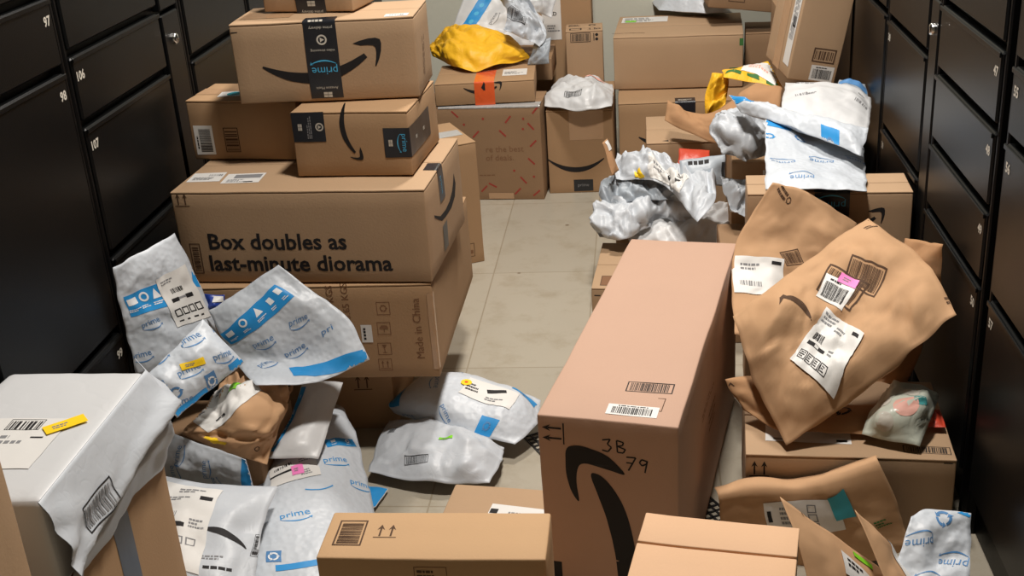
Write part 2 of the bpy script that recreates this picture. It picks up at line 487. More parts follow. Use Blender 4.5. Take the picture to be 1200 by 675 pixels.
class Bag:
    """closed padded envelope: control rows from the near edge to the far edge, each left to right"""
    def __init__(s, rows, T=.02, wr=.004, seed=1, hem=.03, nu=None, nv=None, prof=.5, folds=14, edge=.004, lump=.2, cell=.007, fsharp=1.0, wscale=1.0, under=.45, rise=None, crump=.35):
        s.rows = [[V(p) for p in r] for r in rows]
        R = s.rows
        raw = lambda u, v: cat([cat(r, u) for r in R], v)
        s.tu = arc_table(lambda t: raw(t, .5)); s.tv = arc_table(lambda t: raw(.5, t))
        ctr = lambda u, v: raw(look(s.tu, u), look(s.tv, v))
        s.mid = ctr
        s.W = sum((ctr(i / 8 + .125, .5) - ctr(i / 8, .5)).length for i in range(8))
        s.H = sum((ctr(.5, i / 8 + .125) - ctr(.5, i / 8)).length for i in range(8))
        s.nu = nu or max(16, min(84, int(s.W / cell))); s.nv = nv or max(16, min(84, int(s.H / cell)))
        rnd = random.Random(seed)
        kf = max(1, min(2.4, .26 / min(s.W, s.H)))
        F = []
        for k in range(folds):
            a = rnd.uniform(0, pi); cx, cy = rnd.uniform(0, s.W), rnd.uniform(0, s.H)
            F.append((cos(a), sin(a), cx, cy, rnd.uniform(.25, 1) * (1 if rnd.random() < .6 else -1), rnd.uniform(.15, .5) * max(s.W, s.H) * wscale))
        nu_, nv_ = s.nu, s.nv
        top = []; bot = []
        for j in range(nv_ + 1):
            rt = []; rb = []
            for i in range(nu_ + 1):
                u, v = i / nu_, j / nv_
                x, y = u * s.W, v * s.H
                c = ctr(u, v)
                e = .004
                du = ctr(min(1, u + e), v) - ctr(max(0, u - e), v); dv = ctr(u, min(1, v + e)) - ctr(u, max(0, v - e))
                n = du.cross(dv)
                n = n.normalized() if n.length > 1e-12 else V((0, 0, 1))
                dx = min(x, s.W - x); dy = min(y, s.H - y)
                hx = min(1, max(0, (dx - edge) / (s.W * .5 - edge))); hy = min(1, max(0, (dy - edge) / (s.H * .5 - edge)))
                rs = rise or min(s.W, s.H) * .38
                sx_, sy_ = min(1, max(0, (dx - edge) / rs)), min(1, max(0, (dy - edge) / rs))
                p = sin(pi / 2 * sx_) ** .85 * sin(pi / 2 * sy_) ** .85
                p *= 1 + lump * noise.noise(V((x * 9 + seed, y * 9, seed * 1.7)))
                z = 0
                for (ca, sa, cx, cy, am, rad) in F:
                    q = (x - cx) * ca + (y - cy) * sa; t_ = -(x - cx) * sa + (y - cy) * ca
                    g = math.exp(-(q * q + t_ * t_ * .35) / (rad * rad))
                    w_ = q + .012 * noise.noise(V((t_ * 14, am * 9, seed)))
                    z += am * g * (1 - min(1, abs(w_) / (rad * .55))) ** fsharp
                z += (.35 - .25 * crump) * noise.noise(V((x * 20, y * 20, seed * 2.3))) + .12 * noise.noise(V((x * 60, y * 60, seed * 4.3)))
                wx = x + .02 * noise.noise(V((x * 16, y * 16, 2.2 + seed))); wy = y + .02 * noise.noise(V((x * 16 + 7, y * 16, 5.1)))
                bl = 0
                for fr, am in ((8, 1.0), (19, .6), (44, .3)):
                    bl += am * (abs(noise.noise(V((wx * fr * kf + seed, wy * fr * kf * .8, fr + seed)))) * 2.2 - .45)
                z += crump * (.55 * bl + 1.25 * plates(V((wx * 10 * kf, wy * 10 * kf, seed * 1.3))) + .55 * plates(V((wx * 25 * kf, wy * 25 * kf, seed * 2.3))))
                z = z * wr
                lim = .25 + .75 * min(1, min(dx, dy) / hem) if hem > 0 else 1
                th = T * p
                # raise / crinkle the rim a little
                rim = wr * .9 * noise.noise(V((x * 18 + 9, y * 18, seed * 3.1)))
                inpl = du.normalized() * (noise.noise(V((y * 26, seed, 3.3))) * edge * .8) + dv.normalized() * (noise.noise(V((x * 26, seed, 7.7))) * edge * .8)
                tz = th * (1 - under) * 2 * .5 + z * lim + rim
                bz = -th * under + z * lim * .25 + rim
                if bz > tz - .0006: bz = tz - .0006
                rt.append(c + n * tz + inpl); rb.append(c + n * bz + inpl)
            top.append(rt); bot.append(rb)
        s.top, s.bot = top, bot
        s.nrm = None
    def build(s, mb, m, mb_bot=None):
        nu, nv = s.nu, s.nv; vs = []; fs = []
        for r in s.top: vs += r
        o = len(vs)
        for r in s.bot: vs += r
        idx = lambda i, j: j * (nu + 1) + i
        for j in range(nv):
            for i in range(nu):
                a, b, c, d = idx(i, j), idx(i + 1, j), idx(i + 1, j + 1), idx(i, j + 1)
                fs.append((a, b, c, d)); fs.append((d + o, c + o, b + o, a + o))
        for i in range(nu):
            fs.append((idx(i + 1, 0), idx(i, 0), idx(i, 0) + o, idx(i + 1, 0) + o))
            fs.append((idx(i, nv), idx(i + 1, nv), idx(i + 1, nv) + o, idx(i, nv) + o))
        for j in range(nv):
            fs.append((idx(0, j), idx(0, j + 1), idx(0, j + 1) + o, idx(0, j) + o))
            fs.append((idx(nu, j + 1), idx(nu, j), idx(nu, j) + o, idx(nu, j + 1) + o))
        mb.add(vs, fs, m)
    def S(s, x, y, off):
        u = min(max(x / s.W, 0), 1) * s.nu; v = min(max(y / s.H, 0), 1) * s.nv
        i = min(int(u), s.nu - 1); j = min(int(v), s.nv - 1); f, g = u - i, v - j
        a, b, c, d = s.top[j][i], s.top[j][i + 1], s.top[j + 1][i + 1], s.top[j + 1][i]
        n = (b - a + c - d).cross(d - a + c - b)
        n = n.normalized() if n.length > 1e-14 else V((0, 0, 1))
        if f >= g: p = a + (b - a) * f + (c - b) * g
        else: p = a + (c - d) * f + (d - a) * g
        q = a * (1 - f) * (1 - g) + b * f * (1 - g) + c * f * g + d * (1 - f) * g
        return p.lerp(q, .5) + n * off

def mailer(name, label, rows, m='poly_grey', prints=(), parts=(), group=None, catg='mailer', **kw):
    b = Bag(rows, **kw)
    lo = min((p for r in b.bot for p in r), key=lambda p: p.z)
    c = b.mid(.5, .5)
    root = thing(name, label, catg, (c.x, c.y, lo.z), group)
    mb = MB(); b.build(mb, m)
    cell = min(b.W / b.nu, b.H / b.nv)
    def clip(layers):
        out = []
        for sh, mm, off in layers:
            o2 = []
            for vs, fs in sh:
                v2, f2 = split(vs, fs, cell * 1.3)
                f3 = [f for f in f2 if all(.0 < v2[i][0] < b.W and .0 < v2[i][1] < b.H for i in f)]
                if f3: o2.append((v2, f3))
            out.append((o2, mm, off))
        return out
    for u, v, a, layers in prints: lay(mb, clip(grp(u * b.W, v * b.H, a, *layers)), b.S, cell * 1.3, .0007, .0004)
    mb.build('pouch', root)
    for k, (pn, u, v, a, layers, lb) in enumerate(parts):
        pm = MB(); lay(pm, clip(grp(u * b.W, v * b.H, a, *layers)), b.S, cell * 1.3, .0016 + .0013 * k, .0005)
        po = pm.build(pn, root)
        if lb: po['label'] = lb
    return root, b

# ------------------------------------------------------------ camera
f = 1380.7; p_, r_, y_ = radians(23.5565), radians(-3.94587), radians(-7.08158)
cy_, sy_, cp_, sp_, cr_, sr_ = cos(y_), sin(y_), cos(p_), sin(p_), cos(r_), sin(r_)
fwd = V((sy_ * cp_, cy_ * cp_, -sp_)); rgt = V((cy_, -sy_, 0)); up = rgt.cross(fwd)
r2 = rgt * cr_ + up * sr_; u2 = up * cr_ - rgt * sr_
cd = bpy.data.cameras.new('camera'); cam = bpy.data.objects.new('camera', cd); COL.objects.link(cam)
Mx = Matrix((r2, u2, -fwd)).transposed().to_4x4(); Mx.translation = V((0, 0, 1.4)); cam.matrix_world = Mx
cd.sensor_width = 36; cd.lens = f * 36 / 1200; cd.clip_start = .01
SC.camera = cam

# ------------------------------------------------------------ room shell
XL, XR, YB = -1.06, .60, 4.85
def slab(name, x0, y0, z0, x1, y1, z1, m, kind='structure'):
    mb = MB()
    v = [(x, y, z) for x in (x0, x1) for y in (y0, y1) for z in (z0, z1)]
    fs = [(0, 1, 3, 2), (4, 6, 7, 5), (0, 4, 5, 1), (2, 3, 7, 6), (0, 2, 6, 4), (1, 5, 7, 3)]
    mb.add(v, fs, m, False); o = mb.build(name)
    if kind: o['kind'] = kind
    return o
def floor_mat():
    m = mat('floor_tile', S(170, 162, 146), .3, .5, .05, 4)
    nt = m.node_tree; N = nt.nodes; L = nt.links; b = N['Principled BSDF']
    tc = N.new('ShaderNodeTexCoord'); mp = N.new('ShaderNodeMapping'); mp.inputs['Location'].default_value = (.463 + 10 * .306, -2.677 + 10 * .625, 0)
    L.new(tc.outputs['Object'], mp.inputs['Vector'])
    br = N.new('ShaderNodeTexBrick'); br.offset = 0; br.inputs['Scale'].default_value = 1
    br.inputs['Brick Width'].default_value = .306; br.inputs['Row Height'].default_value = .625
    br.inputs['Mortar Size'].default_value = .0022; br.inputs['Mortar Smooth'].default_value = .3; br.inputs['Bias'].default_value = 0
    br.inputs['Color1'].default_value = (1, 1, 1, 1); br.inputs['Color2'].default_value = (.94, .94, .94, 1); br.inputs['Mortar'].default_value = (.72, .68, .62, 1)
    L.new(mp.outputs[0], br.inputs['Vector'])
    n1 = N.new('ShaderNodeTexNoise'); n1.inputs['Scale'].default_value = 9; n1.inputs['Detail'].default_value = 8; n1.inputs['Roughness'].default_value = .7
    L.new(tc.outputs['Object'], n1.inputs['Vector'])
    cr = N.new('ShaderNodeValToRGB'); cr.color_ramp.elements[0].position = .28; cr.color_ramp.elements[0].color = (.82, .78, .72, 1)
    cr.color_ramp.elements[1].position = .5; cr.color_ramp.elements[1].color = (1, 1, 1, 1)
    L.new(n1.outputs['Fac'], cr.inputs[0])
    vo = N.new('ShaderNodeTexVoronoi'); vo.inputs['Scale'].default_value = 8.5; vo.inputs['Randomness'].default_value = 1
    L.new(tc.outputs['Object'], vo.inputs['Vector'])
    c2 = N.new('ShaderNodeValToRGB'); c2.color_ramp.elements[0].position = .045; c2.color_ramp.elements[0].color = (.45, .38, .32, 1)
    c2.color_ramp.elements[1].position = .075; c2.color_ramp.elements[1].color = (1, 1, 1, 1)
    L.new(vo.outputs['Distance'], c2.inputs[0])
    old = b.inputs['Base Color'].links[0].from_socket
    for src in (br.outputs['Color'], cr.outputs[0], c2.outputs[0]):
        mx = N.new('ShaderNodeMix'); mx.data_type = 'RGBA'; mx.blend_type = 'MULTIPLY'; mx.inputs[0].default_value = 1
        L.new(old, mx.inputs[6]); L.new(src, mx.inputs[7]); old = mx.outputs[2]
    L.new(old, b.inputs['Base Color'])
floor_mat()
mat('wall_paint', S(204, 203, 188), .8, .3, .04, 3, .0006, 60)
mat('ceiling_paint', S(176, 174, 168), .9, .2, .02, 3)
slab('floor', XL - .7, -2.6, -.06, XR + .7, YB + .1, 0, 'floor_tile')
slab('wall_back', XL - .7, YB, 0, XR + .7, YB + .1, 2.75, 'wall_paint')
slab('wall_left', XL - .62, -2.6, 0, XL - .56, YB, 2.75, 'wall_paint')
slab('wall_right', XR + .56, -2.6, 0, XR + .62, YB, 2.75, 'wall_paint')
slab('wall_front', XL - .7, -2.7, 0, XR + .7, -2.6, 2.75, 'wall_paint')
slab('ceiling', XL - .7, -2.6, 2.7, XR + .7, YB, 2.76, 'ceiling_paint')

# ------------------------------------------------------------ lockers
def bx(mb, m, a, b, bev=.003):
    """bevelled box between corners a, b"""
    x0, y0, z0 = [min(a[i], b[i]) for i in range(3)]; x1, y1, z1 = [max(a[i], b[i]) for i in range(3)]
    vs = []; e = min(bev, (x1 - x0) * .45, (y1 - y0) * .45, (z1 - z0) * .45)
    import itertools
    idx = {}
    for sx, sy, sz in itertools.product((0, 1), repeat=3):
        X, Y, Z = (x1 if sx else x0), (y1 if sy else y0), (z1 if sz else z0)
        ex, ey, ez = (-e if sx else e), (-e if sy else e), (-e if sz else e)
        for k, p in enumerate(((X, Y + ey, Z + ez), (X + ex, Y, Z + ez), (X + ex, Y + ey, Z))):
            idx[(sx, sy, sz, k)] = len(vs); vs.append(p)
    fs = []
    g = lambda *k: idx[k]
    for s_ in (0, 1):
        q = [g(s_, 0, 0, 0), g(s_, 1, 0, 0), g(s_, 1, 1, 0), g(s_, 0, 1, 0)]; fs.append(q if s_ else q[::-1])
        q = [g(0, s_, 0, 1), g(0, s_, 1, 1), g(1, s_, 1, 1), g(1, s_, 0, 1)]; fs.append(q if s_ else q[::-1])
        q = [g(0, 0, s_, 2), g(1, 0, s_, 2), g(1, 1, s_, 2), g(0, 1, s_, 2)]; fs.append(q if s_ else q[::-1])
    for s_ in (0, 1):
        for t_ in (0, 1):
            q = [g(s_, t_, 0, 0), g(s_, t_, 1, 0), g(s_, t_, 1, 1), g(s_, t_, 0, 1)]; fs.append(q if (s_ != t_) else q[::-1])
            q = [g(s_, 0, t_, 0), g(s_, 1, t_, 0), g(s_, 1, t_, 2), g(s_, 0, t_, 2)]; fs.append(q[::-1] if (s_ != t_) else q)
            q = [g(0, s_, t_, 1), g(1, s_, t_, 1), g(1, s_, t_, 2), g(0, s_, t_, 2)]; fs.append(q if (s_ != t_) else q[::-1])
    for sx, sy, sz in itertools.product((0, 1), repeat=3):
        q = [g(sx, sy, sz, 0), g(sx, sy, sz, 1), g(sx, sy, sz, 2)]
        fs.append(q if (sx + sy + sz) % 2 else q[::-1])
    mb.add(vs, fs, m, False)

def locker(side, y0, y1, tops, label, numbers, num_side, doors=None, filler=None):
    """one locker column: side -1 left wall, +1 right wall; tops = heights of the door tops from high to low"""
    X = XL if side < 0 else XR; o = -side      # o: direction out of the wall into the room
    root = thing('locker', label, 'locker', (X + side * .25, (y0 + y1) / 2, 0), 'parcel lockers')
    fb = MB()
    bx(fb, 'locker_frame', (X + side * .5, y0, 0), (X + side * .022, y1, 2.35))
    bx(fb, 'locker_frame', (X + side * .022, y0, 0), (X + side * .004, y0 + .012, 2.35))
    bx(fb, 'locker_frame', (X + side * .022, y1 - .012, 0), (X + side * .004, y1, 2.35))
    fb.build('frame', root)
    zs = list(tops) + [.09]
    d0, d1 = doors or (y0 + .016, y1 - .016)
    for i in range(len(zs) - 1):
        db = MB(); zt, zb = zs[i] - .004, zs[i + 1] + .012
        bx(db, 'locker_black', (X + side * .021, d0, zb), (X, d1, zt), .004)
        # folded lip along the top edge of the door
        bx(db, 'locker_black', (X, d0, zt - .010), (X + o * .004, d1, zt), .0015)
        d = db.build('door', root)
        if i < len(numbers) and numbers[i]:
            yn = d0 + .024 if (num_side == 'near') else d1 - .024
            nb = MB(); sh = text(numbers[i], .0165, .03)
            if side < 0: F = lambda x, y, of, yn=yn, zt=zt: V((X + .0008 + of, yn + x, zt - .045 + y))
            else: F = lambda x, y, of, yn=yn, zt=zt: V((X - .0008 - of, yn - x, zt - .045 + y))
            for vs, fs in sh: nb.add([F(x, y, 0) for x, y in vs], fs, 'ink_pale')
            nb.build('number', d)
    if filler:
        ya, yb, zl = filler
        pb = MB(); bx(pb, 'locker_black', (X + side * .021, ya, .09), (X + side * .001, yb, zl), .003)
        bx(pb, 'locker_black', (X + side * .021, ya, zl + .01), (X + side * .001, yb, 2.33), .003)
        st = pb.build('filler_panel', root)
        lb = MB(); n = 16; zc = zl - .06; yc = (ya + yb) / 2 + (0 if side < 0 else 0)
        vs = []; fs = []
        prof = [(.0, .013), (.006, .013), (.009, .010), (.010, .004), (.010, .0005)]
        for h, r in prof:
            for k in range(n): a = 2 * pi * k / n; vs.append((X + side * .001 + o * h, yc + r * cos(a), zc + r * sin(a)))
        for q in range(len(prof) - 1):
            for k in range(n):
                f4 = (q * n + k, q * n + (k + 1) % n, (q + 1) * n + (k + 1) % n, (q + 1) * n + k)
                fs.append(f4 if side < 0 else f4[::-1])
        lb.add(vs, fs, 'chrome')
        bx(lb, 'ink_black', (X + side * .001 + o * .0095, yc - .001, zc - .005), (X + side * .001 + o * .0108, yc + .001, zc + .005), .0002)
        lb.build('cam_lock', st)
    return root
locker(-1, 1.15, 1.61, [2.3, 1.75, 1.30, .62], 'black metal locker nearest the camera on the left wall', [None], 'far')
locker(-1, 1.615, 2.078, [2.3, 1.75, 1.086, 0.949, 0.418], 'black metal locker on the left wall with door numbers 97 and 98', [None, None, '97', '98', '99'], 'far')
locker(-1, 2.083, 2.672, [2.3, 1.75, 0.968, 0.832, 0.563], 'black metal locker on the left wall with door numbers 106 and 107', [None, None, '106', '107', None], 'near', doors=(2.098, 2.538), filler=(2.556, 2.656, 0.954))
locker(-1, 2.677, 3.14, [2.3, 1.9, 1.45, 0.824, .6], 'black metal locker just left of the tall carton stack', [], 'near')
for k in range(4):
    locker(-1, 3.145 + k * .465, 3.605 + k * .465, [2.3, 1.8, 1.3, .8], 'black metal locker hidden behind the tall carton stack', [], 'near')
locker(1, 1.05, 1.51, [2.3, 1.8, 1.2, .6], 'black metal locker nearest the camera on the right wall', [], 'near')
locker(1, 1.515, 1.975, [2.3, 1.75, 0.919, 0.790, 0.503], 'black metal locker on the right wall with door numbers 55 to 57', [None, None, '55', '56', '57'], 'far')
locker(1, 2.015, 2.475, [2.3, 1.053, 0.925, 0.785, 0.637, 0.493], 'black metal locker with four small stacked doors right of the brown paper bags', [None, None, '47', '48', '49', '50'], 'near')
locker(1, 2.477, 2.98, [2.3, 1.009, 0.796, 0.523], 'black metal locker with chrome lock right of the white mailer heap', [None, None, '38', '39'], 'far', doors=(2.56, 2.963), filler=(2.478, 2.545, 0.922))
for k in range(4):
    locker(1, 2.985 + k * .465, 3.445 + k * .465, [2.3, 1.8, 1.3, .8], 'black metal locker in the dark right rear corner', [], 'near')

# ------------------------------------------------------------ cartons and what is printed on them
def tape_mark(w=.05):       # little parcel and play marks on the black tape
    return D(ring(0, 0, w * .2, w * .06, n=14), 'ink_pale', off=2), D(poly([(-w * .05, -w * .09), (w * .1, 0), (-w * .05, w * .09)]), 'ink_pale', off=2)
def parcel_mark(w):
    return [D(rect(-w * .5, -w * .32, w * .5, w * .3), 'ink_pale', off=2), D(rect(-w * .02, -w * .32, w * .02, w * .3), 'tape_black', off=3),
            D(rect(-w * .5, -.02 * w, w * .5, .02 * w), 'tape_black', off=3)]
def icon(w, k):
    L = [D(frame(-w / 2, -w / 2, w / 2, w / 2, w * .05), 'ink_faded')]
    if k == 0: L += [D(recycle(w * .26), 'ink_faded')]
    if k == 1: L += [D(poly([(-w * .35, 0), (w * .35, 0), (w * .2, w * .25), (-w * .2, w * .25)]), 'ink_faded'), D(rect(-w * .03, -w * .3, w * .03, 0), 'ink_faded')]
    if k == 2: L += [D(poly([(-w * .18, w * .35), (w * .18, w * .35), (0, 0)]), 'ink_faded'), D(rect(-w * .03, -w * .3, w * .03, 0), 'ink_faded'), D(rect(-w * .15, -w * .34, w * .15, -w * .28), 'ink_faded')]
    if k == 3: L += [D(up_arrows(w * .6), 'ink_faded', 0, -w * .25)]
    return L

# ---- tall stack on the left
carton('cardboard_box', 'lowest carton of the tall left stack, on the floor under the Made in China carton', (-0.9900, 2.3700, 0.0000, 1.00, 0.4000, 0.3600, 0.1980), 'board_brown', seam='x', seed=3,
       prints=[('F', .33, .11, 0, [D(up_arrows(.035), 'ink_brown')])], group='cartons of the tall left stack')
pr = [('F', 0.5124, 0.1184, 90, [D(text('Made in China', .017), 'ink_faded', 0, -.008)]),
      ('F', 0.3273, 0.1601, 90, [D(text('N.W.: 10 KGS', .015), 'ink_faded', 0, -.007)]),
      ('F', 0.3602, 0.1514, 90, [D(text('G.W.: 13.65 KGS', .015), 'ink_faded', 0, -.007)])]
for k, (u, v) in enumerate((( 0.4409, 0.1683 ), ( 0.4377, 0.1216 ), ( 0.4342, 0.0722 ), ( 0.4318, 0.0325 ))):
    pr.append(('F', u, v, 0, icon(.030, k)))
carton('cardboard_box', 'brown carton marked Made in China below the diorama carton', (-1.0018, 2.2564, 0.2000, -0.22, 0.5500, 0.5537, 0.2267), 'board_brown', seam='x', seed=4, prints=pr,
       parts=[('sticker', 'F', 0.3987, 0.1099, 0, [D(rect(-.012, -.021, .012, .021), 'label_white')] + [D(rect(-.004, -.0025, .001, .0025), 'ink_black', -.003, y, off=1) for y in (-.012, -.004, .004, .011)], 'small white sticker'),
              ('packing_tape', wrapFR, .0, .0, 0, [D(rect(-.012, .02, .012, .2), 'tape_clear')], None)],
       group='cartons of the tall left stack', bulge=.003)
carton('cardboard_box', 'long brown carton printed Box doubles as last-minute diorama', (-0.9972, 2.2826, 0.4267, -3.12, 0.5508, 0.3665, 0.2110), 'board_tan', seam='x', seed=5,
       prints=[('F', 0.0662, 0.0770, 0, [D(text('Box doubles as', .0345, .024, 'LEFT'), 'ink_black')]),
               ('F', 0.0614, 0.0271, 0, [D(text('last-minute diorama', .0345, .024, 'LEFT'), 'ink_black')]),
               ('F', 0.0226, 0.1788, 0, [D(up_arrows(.026), 'ink_brown')]),
               ('F', 0.0330, 0.0552, 0, [D(frame(-.012, -.035, .012, .035, .002), 'ink_brown'), D(barcode(.055, .014, 4), 'ink_brown', a=90)]),
               ('R', 0, 0, 0, [D(poly([(0.2791, 0.1492), (0.2901, 0.1209), (0.2716, 0.0964), (0.2273, 0.0856), (0.1700, 0.0864), (0.1257, 0.0910), (0.0633, 0.1213), (0.0617, 0.1277), (0.1141, 0.1063), (0.1671, 0.1015), (0.2115, 0.1056), (0.2459, 0.1178), (0.2679, 0.1347)]), 'ink_black')])],
       parts=[('shipping_label', 'T', 0.0410, 0.0963, 4, [D(rect(-.034, -.03, .04, .03), 'label_white'), D(barcode(.03, .012, 5), 'ink_grey', .02, .012, off=1), D(lines(.05, .02, 3, 6), 'ink_grey', 0, -.01, off=1)], None),
              ('shipping_label', 'T', 0.1289, 0.0870, 4, [D(rect(-.04, -.032, .045, .032), 'label_white'), D(rect(-.02, .0, .04, .024), 'ink_grey', off=1), D(lines(.05, .02, 3, 9), 'ink_grey', -.005, -.016, off=1), D(rect(-.01, -.003, .01, .003), 'ink_black', .02, -.025, off=1)], None),
              ('packing_tape', wrapTR, .0, .15, 0, [D(rect(-.03, -.024, .075, .024), 'tape_black'), D(text('prime', .012), 'ink_cyan', .04, -.005, off=1)], 'black tape over the right edge'),
              ('packing_tape', wrapTR, .0, .15, 0, [D(rect(.13, -.022, .19, .022), 'tape_black')], None)],
       group='cartons of the tall left stack')
carton('cardboard_box', 'small brown carton with white barcode label beside the left lockers', (-1.0182, 2.5012, 0.6377, -6.72, 0.2650, 0.1534, 0.1411), 'board_brown', seam='x', seed=6,
       prints=[('F', 0.0987, 0.0461, 0, [D(frame(-.018, -.029, .018, .029, .002), 'ink_brown'), D(barcode(.05, .03, 4, .003), 'ink_brown', a=90)])],
       parts=[('barcode_label', 'F', 0.0316, 0.0461, 90, bar_label(.068, .046, 11), None),
              ('packing_tape', 'T', .1, .078, 0, [D(rect(-.1, -.026, .19, .026), 'tape_clear')], 'clear packing tape'),
              ('sticker', 'T', 0.0888, 0.0571, 10, [D(rect(-.03, -.022, .05, .022), 'label_white'), D(disc(.005, 0, .017), 'sticker_teal', off=1)], 'teal and white sticker')],
       group='cartons of the tall left stack')
carton('cardboard_box', 'brown carton with two pieces of black tape and an upright curved arrow', (-0.7369, 2.3532, 0.6377, -3.82, 0.2545, 0.2539, 0.1434), 'board_brown', seam='x', seed=7,
       prints=[('F', 0.1252, 0.0956, -85, [D(smile(.125), 'ink_black')])],
       parts=[('packing_tape', 'F', 0.0389, 0.1081, 0, [D(rect(-.037, -.032, .035, .032), 'tape_black'), D(ring(0, 0, .009, .003, n=14), 'ink_pale', .023, 0, off=1), D(poly([(-.003, -.004), (.004, 0), (-.003, .004)]), 'ink_pale', .023, 0, off=1), D(lines(.05, .012, 3, 4), 'ink_grey', 0, 0, 90, off=1)] + grp(-.02, 0, 90, *parcel_mark(.014)), 'black tape on the left'),
              ('packing_tape', wrapFR, .0, .072, 0, [D(rect(-.055, -.032, .17, .032), 'tape_black'), D(prime(.0115), 'ink_cyan', -.016, 0, -90, off=1)] + grp(-.041, 0, 90, *parcel_mark(.014)) + grp(.05, 0, 0, *parcel_mark(.012)) + grp(.11, 0, 0, *parcel_mark(.012)), 'black tape round the right corner')],
       group='cartons of the tall left stack')
_u0 = 0.1963
carton('cardboard_box', 'wide carton with big curved arrow and black tape down its middle', (-0.8640, 2.4239, 0.7811, 1.02, 0.3939, 0.1892, 0.1756), 'board_tan', seam='x', seed=8,
       prints=[('F', 0.1930, 0.0780, 4, [D(smile(.262), 'ink_black')]),
               ('F', .003, .155, 0, [D(rect(0, -.001, .014, .001), 'ink_black')]),
               ('R', .09, .09, 75, [D(lines(.12, .03, 3, 7, .3), 'ink_brown')])],
       parts=[('packing_tape', wrapTF, _u0, 0, 0, [D(rect(-.037, -.165, .033, .03), 'tape_black'), D(prime(.0165), 'ink_cyan', 0, -.098, 180, off=2), D(ring(0, 0, .011, .0035, n=18), 'ink_pale', 0, -.04, off=2), D(poly([(-.0035, -.005), (.0055, 0), (-.0035, .005)]), 'ink_pale', 0, -.04, off=2),
                D(lines(.05, .007, 1, 3), 'ink_pale', 0, -.0, off=2), D(text('prime delivery', .006), 'ink_pale', 0, -.012, 180, off=2), D(text('video streaming', .0055), 'ink_pale', 0, -.060, 180, off=2), D(text('Amazon Music', .0055), 'ink_pale', 0, -.140, 180, off=2)] + grp(0, -.157, 0, *parcel_mark(.018)), 'black tape printed prime upside down'),
              ('packing_tape', 'T', .09, .1, 0, [D(rect(-.08, -.05, .03, .03), 'tape_clear')], 'clear packing tape'),
              ('barcode_label', 'T', 0.3557, 0.0216, 0, [D(rect(-.025, -.014, .025, .014), 'label_white'), D(barcode(.03, .014, 5), 'ink_grey', off=1)], None)],
       group='cartons of the tall left stack')
carton('cardboard_box', 'topmost carton of the tall left stack, with a strip of black tape', (-0.8151, 2.5291, 0.9567, -10.03, 0.2109, 0.1250, 0.1200), 'board_tan', seam='x', seed=9,
       parts=[('packing_tape', wrapTF, .115, 0, 0, [D(rect(-.037, -.118, .033, .05), 'tape_black'), D(text('prime delivery', .006), 'ink_pale', 0, -.113, 180, off=1)] + grp(0, -.098, 0, *parcel_mark(.018)), 'black tape down the front')],
       group='cartons of the tall left stack')
carton('cardboard_box', 'tall narrow carton with silver tape standing on the floor behind the left stack', (-0.7331, 3.2862, -0.0000, 26.79, 0.2585, 0.2455, 0.3954), 'board_brown', seam='y', seed=10,
       prints=[('F', .215, .045, 0, [D(frame(-.013, -.022, .013, .022, .0018), 'ink_brown'), D(rect(-.008, -.012, .008, .0), 'ink_faded')])],
       parts=[('packing_tape', 'T', .13, .12, 0, [D(rect(-.13, -.03, .12, .03), 'tape_silver')], 'shiny silver tape')])

# ---- rear wall, left part
r = random.Random(5)
pr = [('F', 0.2315, 0.1795, 0, [D(text('re the best', .021, .005, 'LEFT'), 'ink_faded')]),
      ('F', 0.2292, 0.1480, 0, [D(text('of deals.', .021, .005, 'LEFT'), 'ink_faded')]),
      ('F', 0.2469, 0.0937, 0, [D(lines(.09, .006, 1, 3), 'ink_faded')])]
for (px, a) in (((0.1288, 0.3180), -45), ((0.3158, 0.2960), 50), ((0.2944, 0.2471), -45), ((0.4139, 0.3277), 50), ((0.3957, 0.2701), -50),
                ((0.4012, 0.2082), 45), ((0.3914, 0.1427), -45), ((0.3598, 0.0734), -50), ((0.3357, 0.0319), 45), ((0.2153, 0.0426), 45), ((0.2473, 0.0552), -30),
                ((0.4032, 0.0250), 40), ((0.1996, 0.2456), 45)):
    pr.append(('F', px[0], px[1], a, [D(rect(-.016, -.003, .016, .003), 'ink_red')]))
for px in ((0.2282, 0.3007), (0.3702, 0.2981), (0.3680, 0.2613), (0.3282, 0.1087), (0.3973, 0.0858), (0.1594, 0.2804)):
    pr.append(('F', px[0], px[1], 0, [D(disc(0, 0, .0045, 8), 'ink_red')]))
carton('cardboard_box', 'large brown carton with red confetti print at the rear, under the orange-taped carton', (-0.7832, 3.9945, 0.0000, -3.58, 0.4300, 0.2000, 0.3479), 'board_dark', seam='x', seed=11, prints=pr, bulge=.004,
       parts=[('packing_tape', wrapTF, .05, 0, 0, [D(rect(.02, -.006, .38, .05), 'tape_silver')], 'shiny clear tape along the top edge'),
              ('packing_tape', 'F', .2, .006, 0, [D(rect(.03, -.002, .12, .02), 'tape_clear')], 'shiny tape at the foot'),
              ('shipping_label', wrapTF, .0, 0, 0, [D(rect(.035, -.085, .062, .03), 'label_white'), D(rect(.045, -.075, .058, -.03), 'ink_red', off=1)], 'white and red label')])
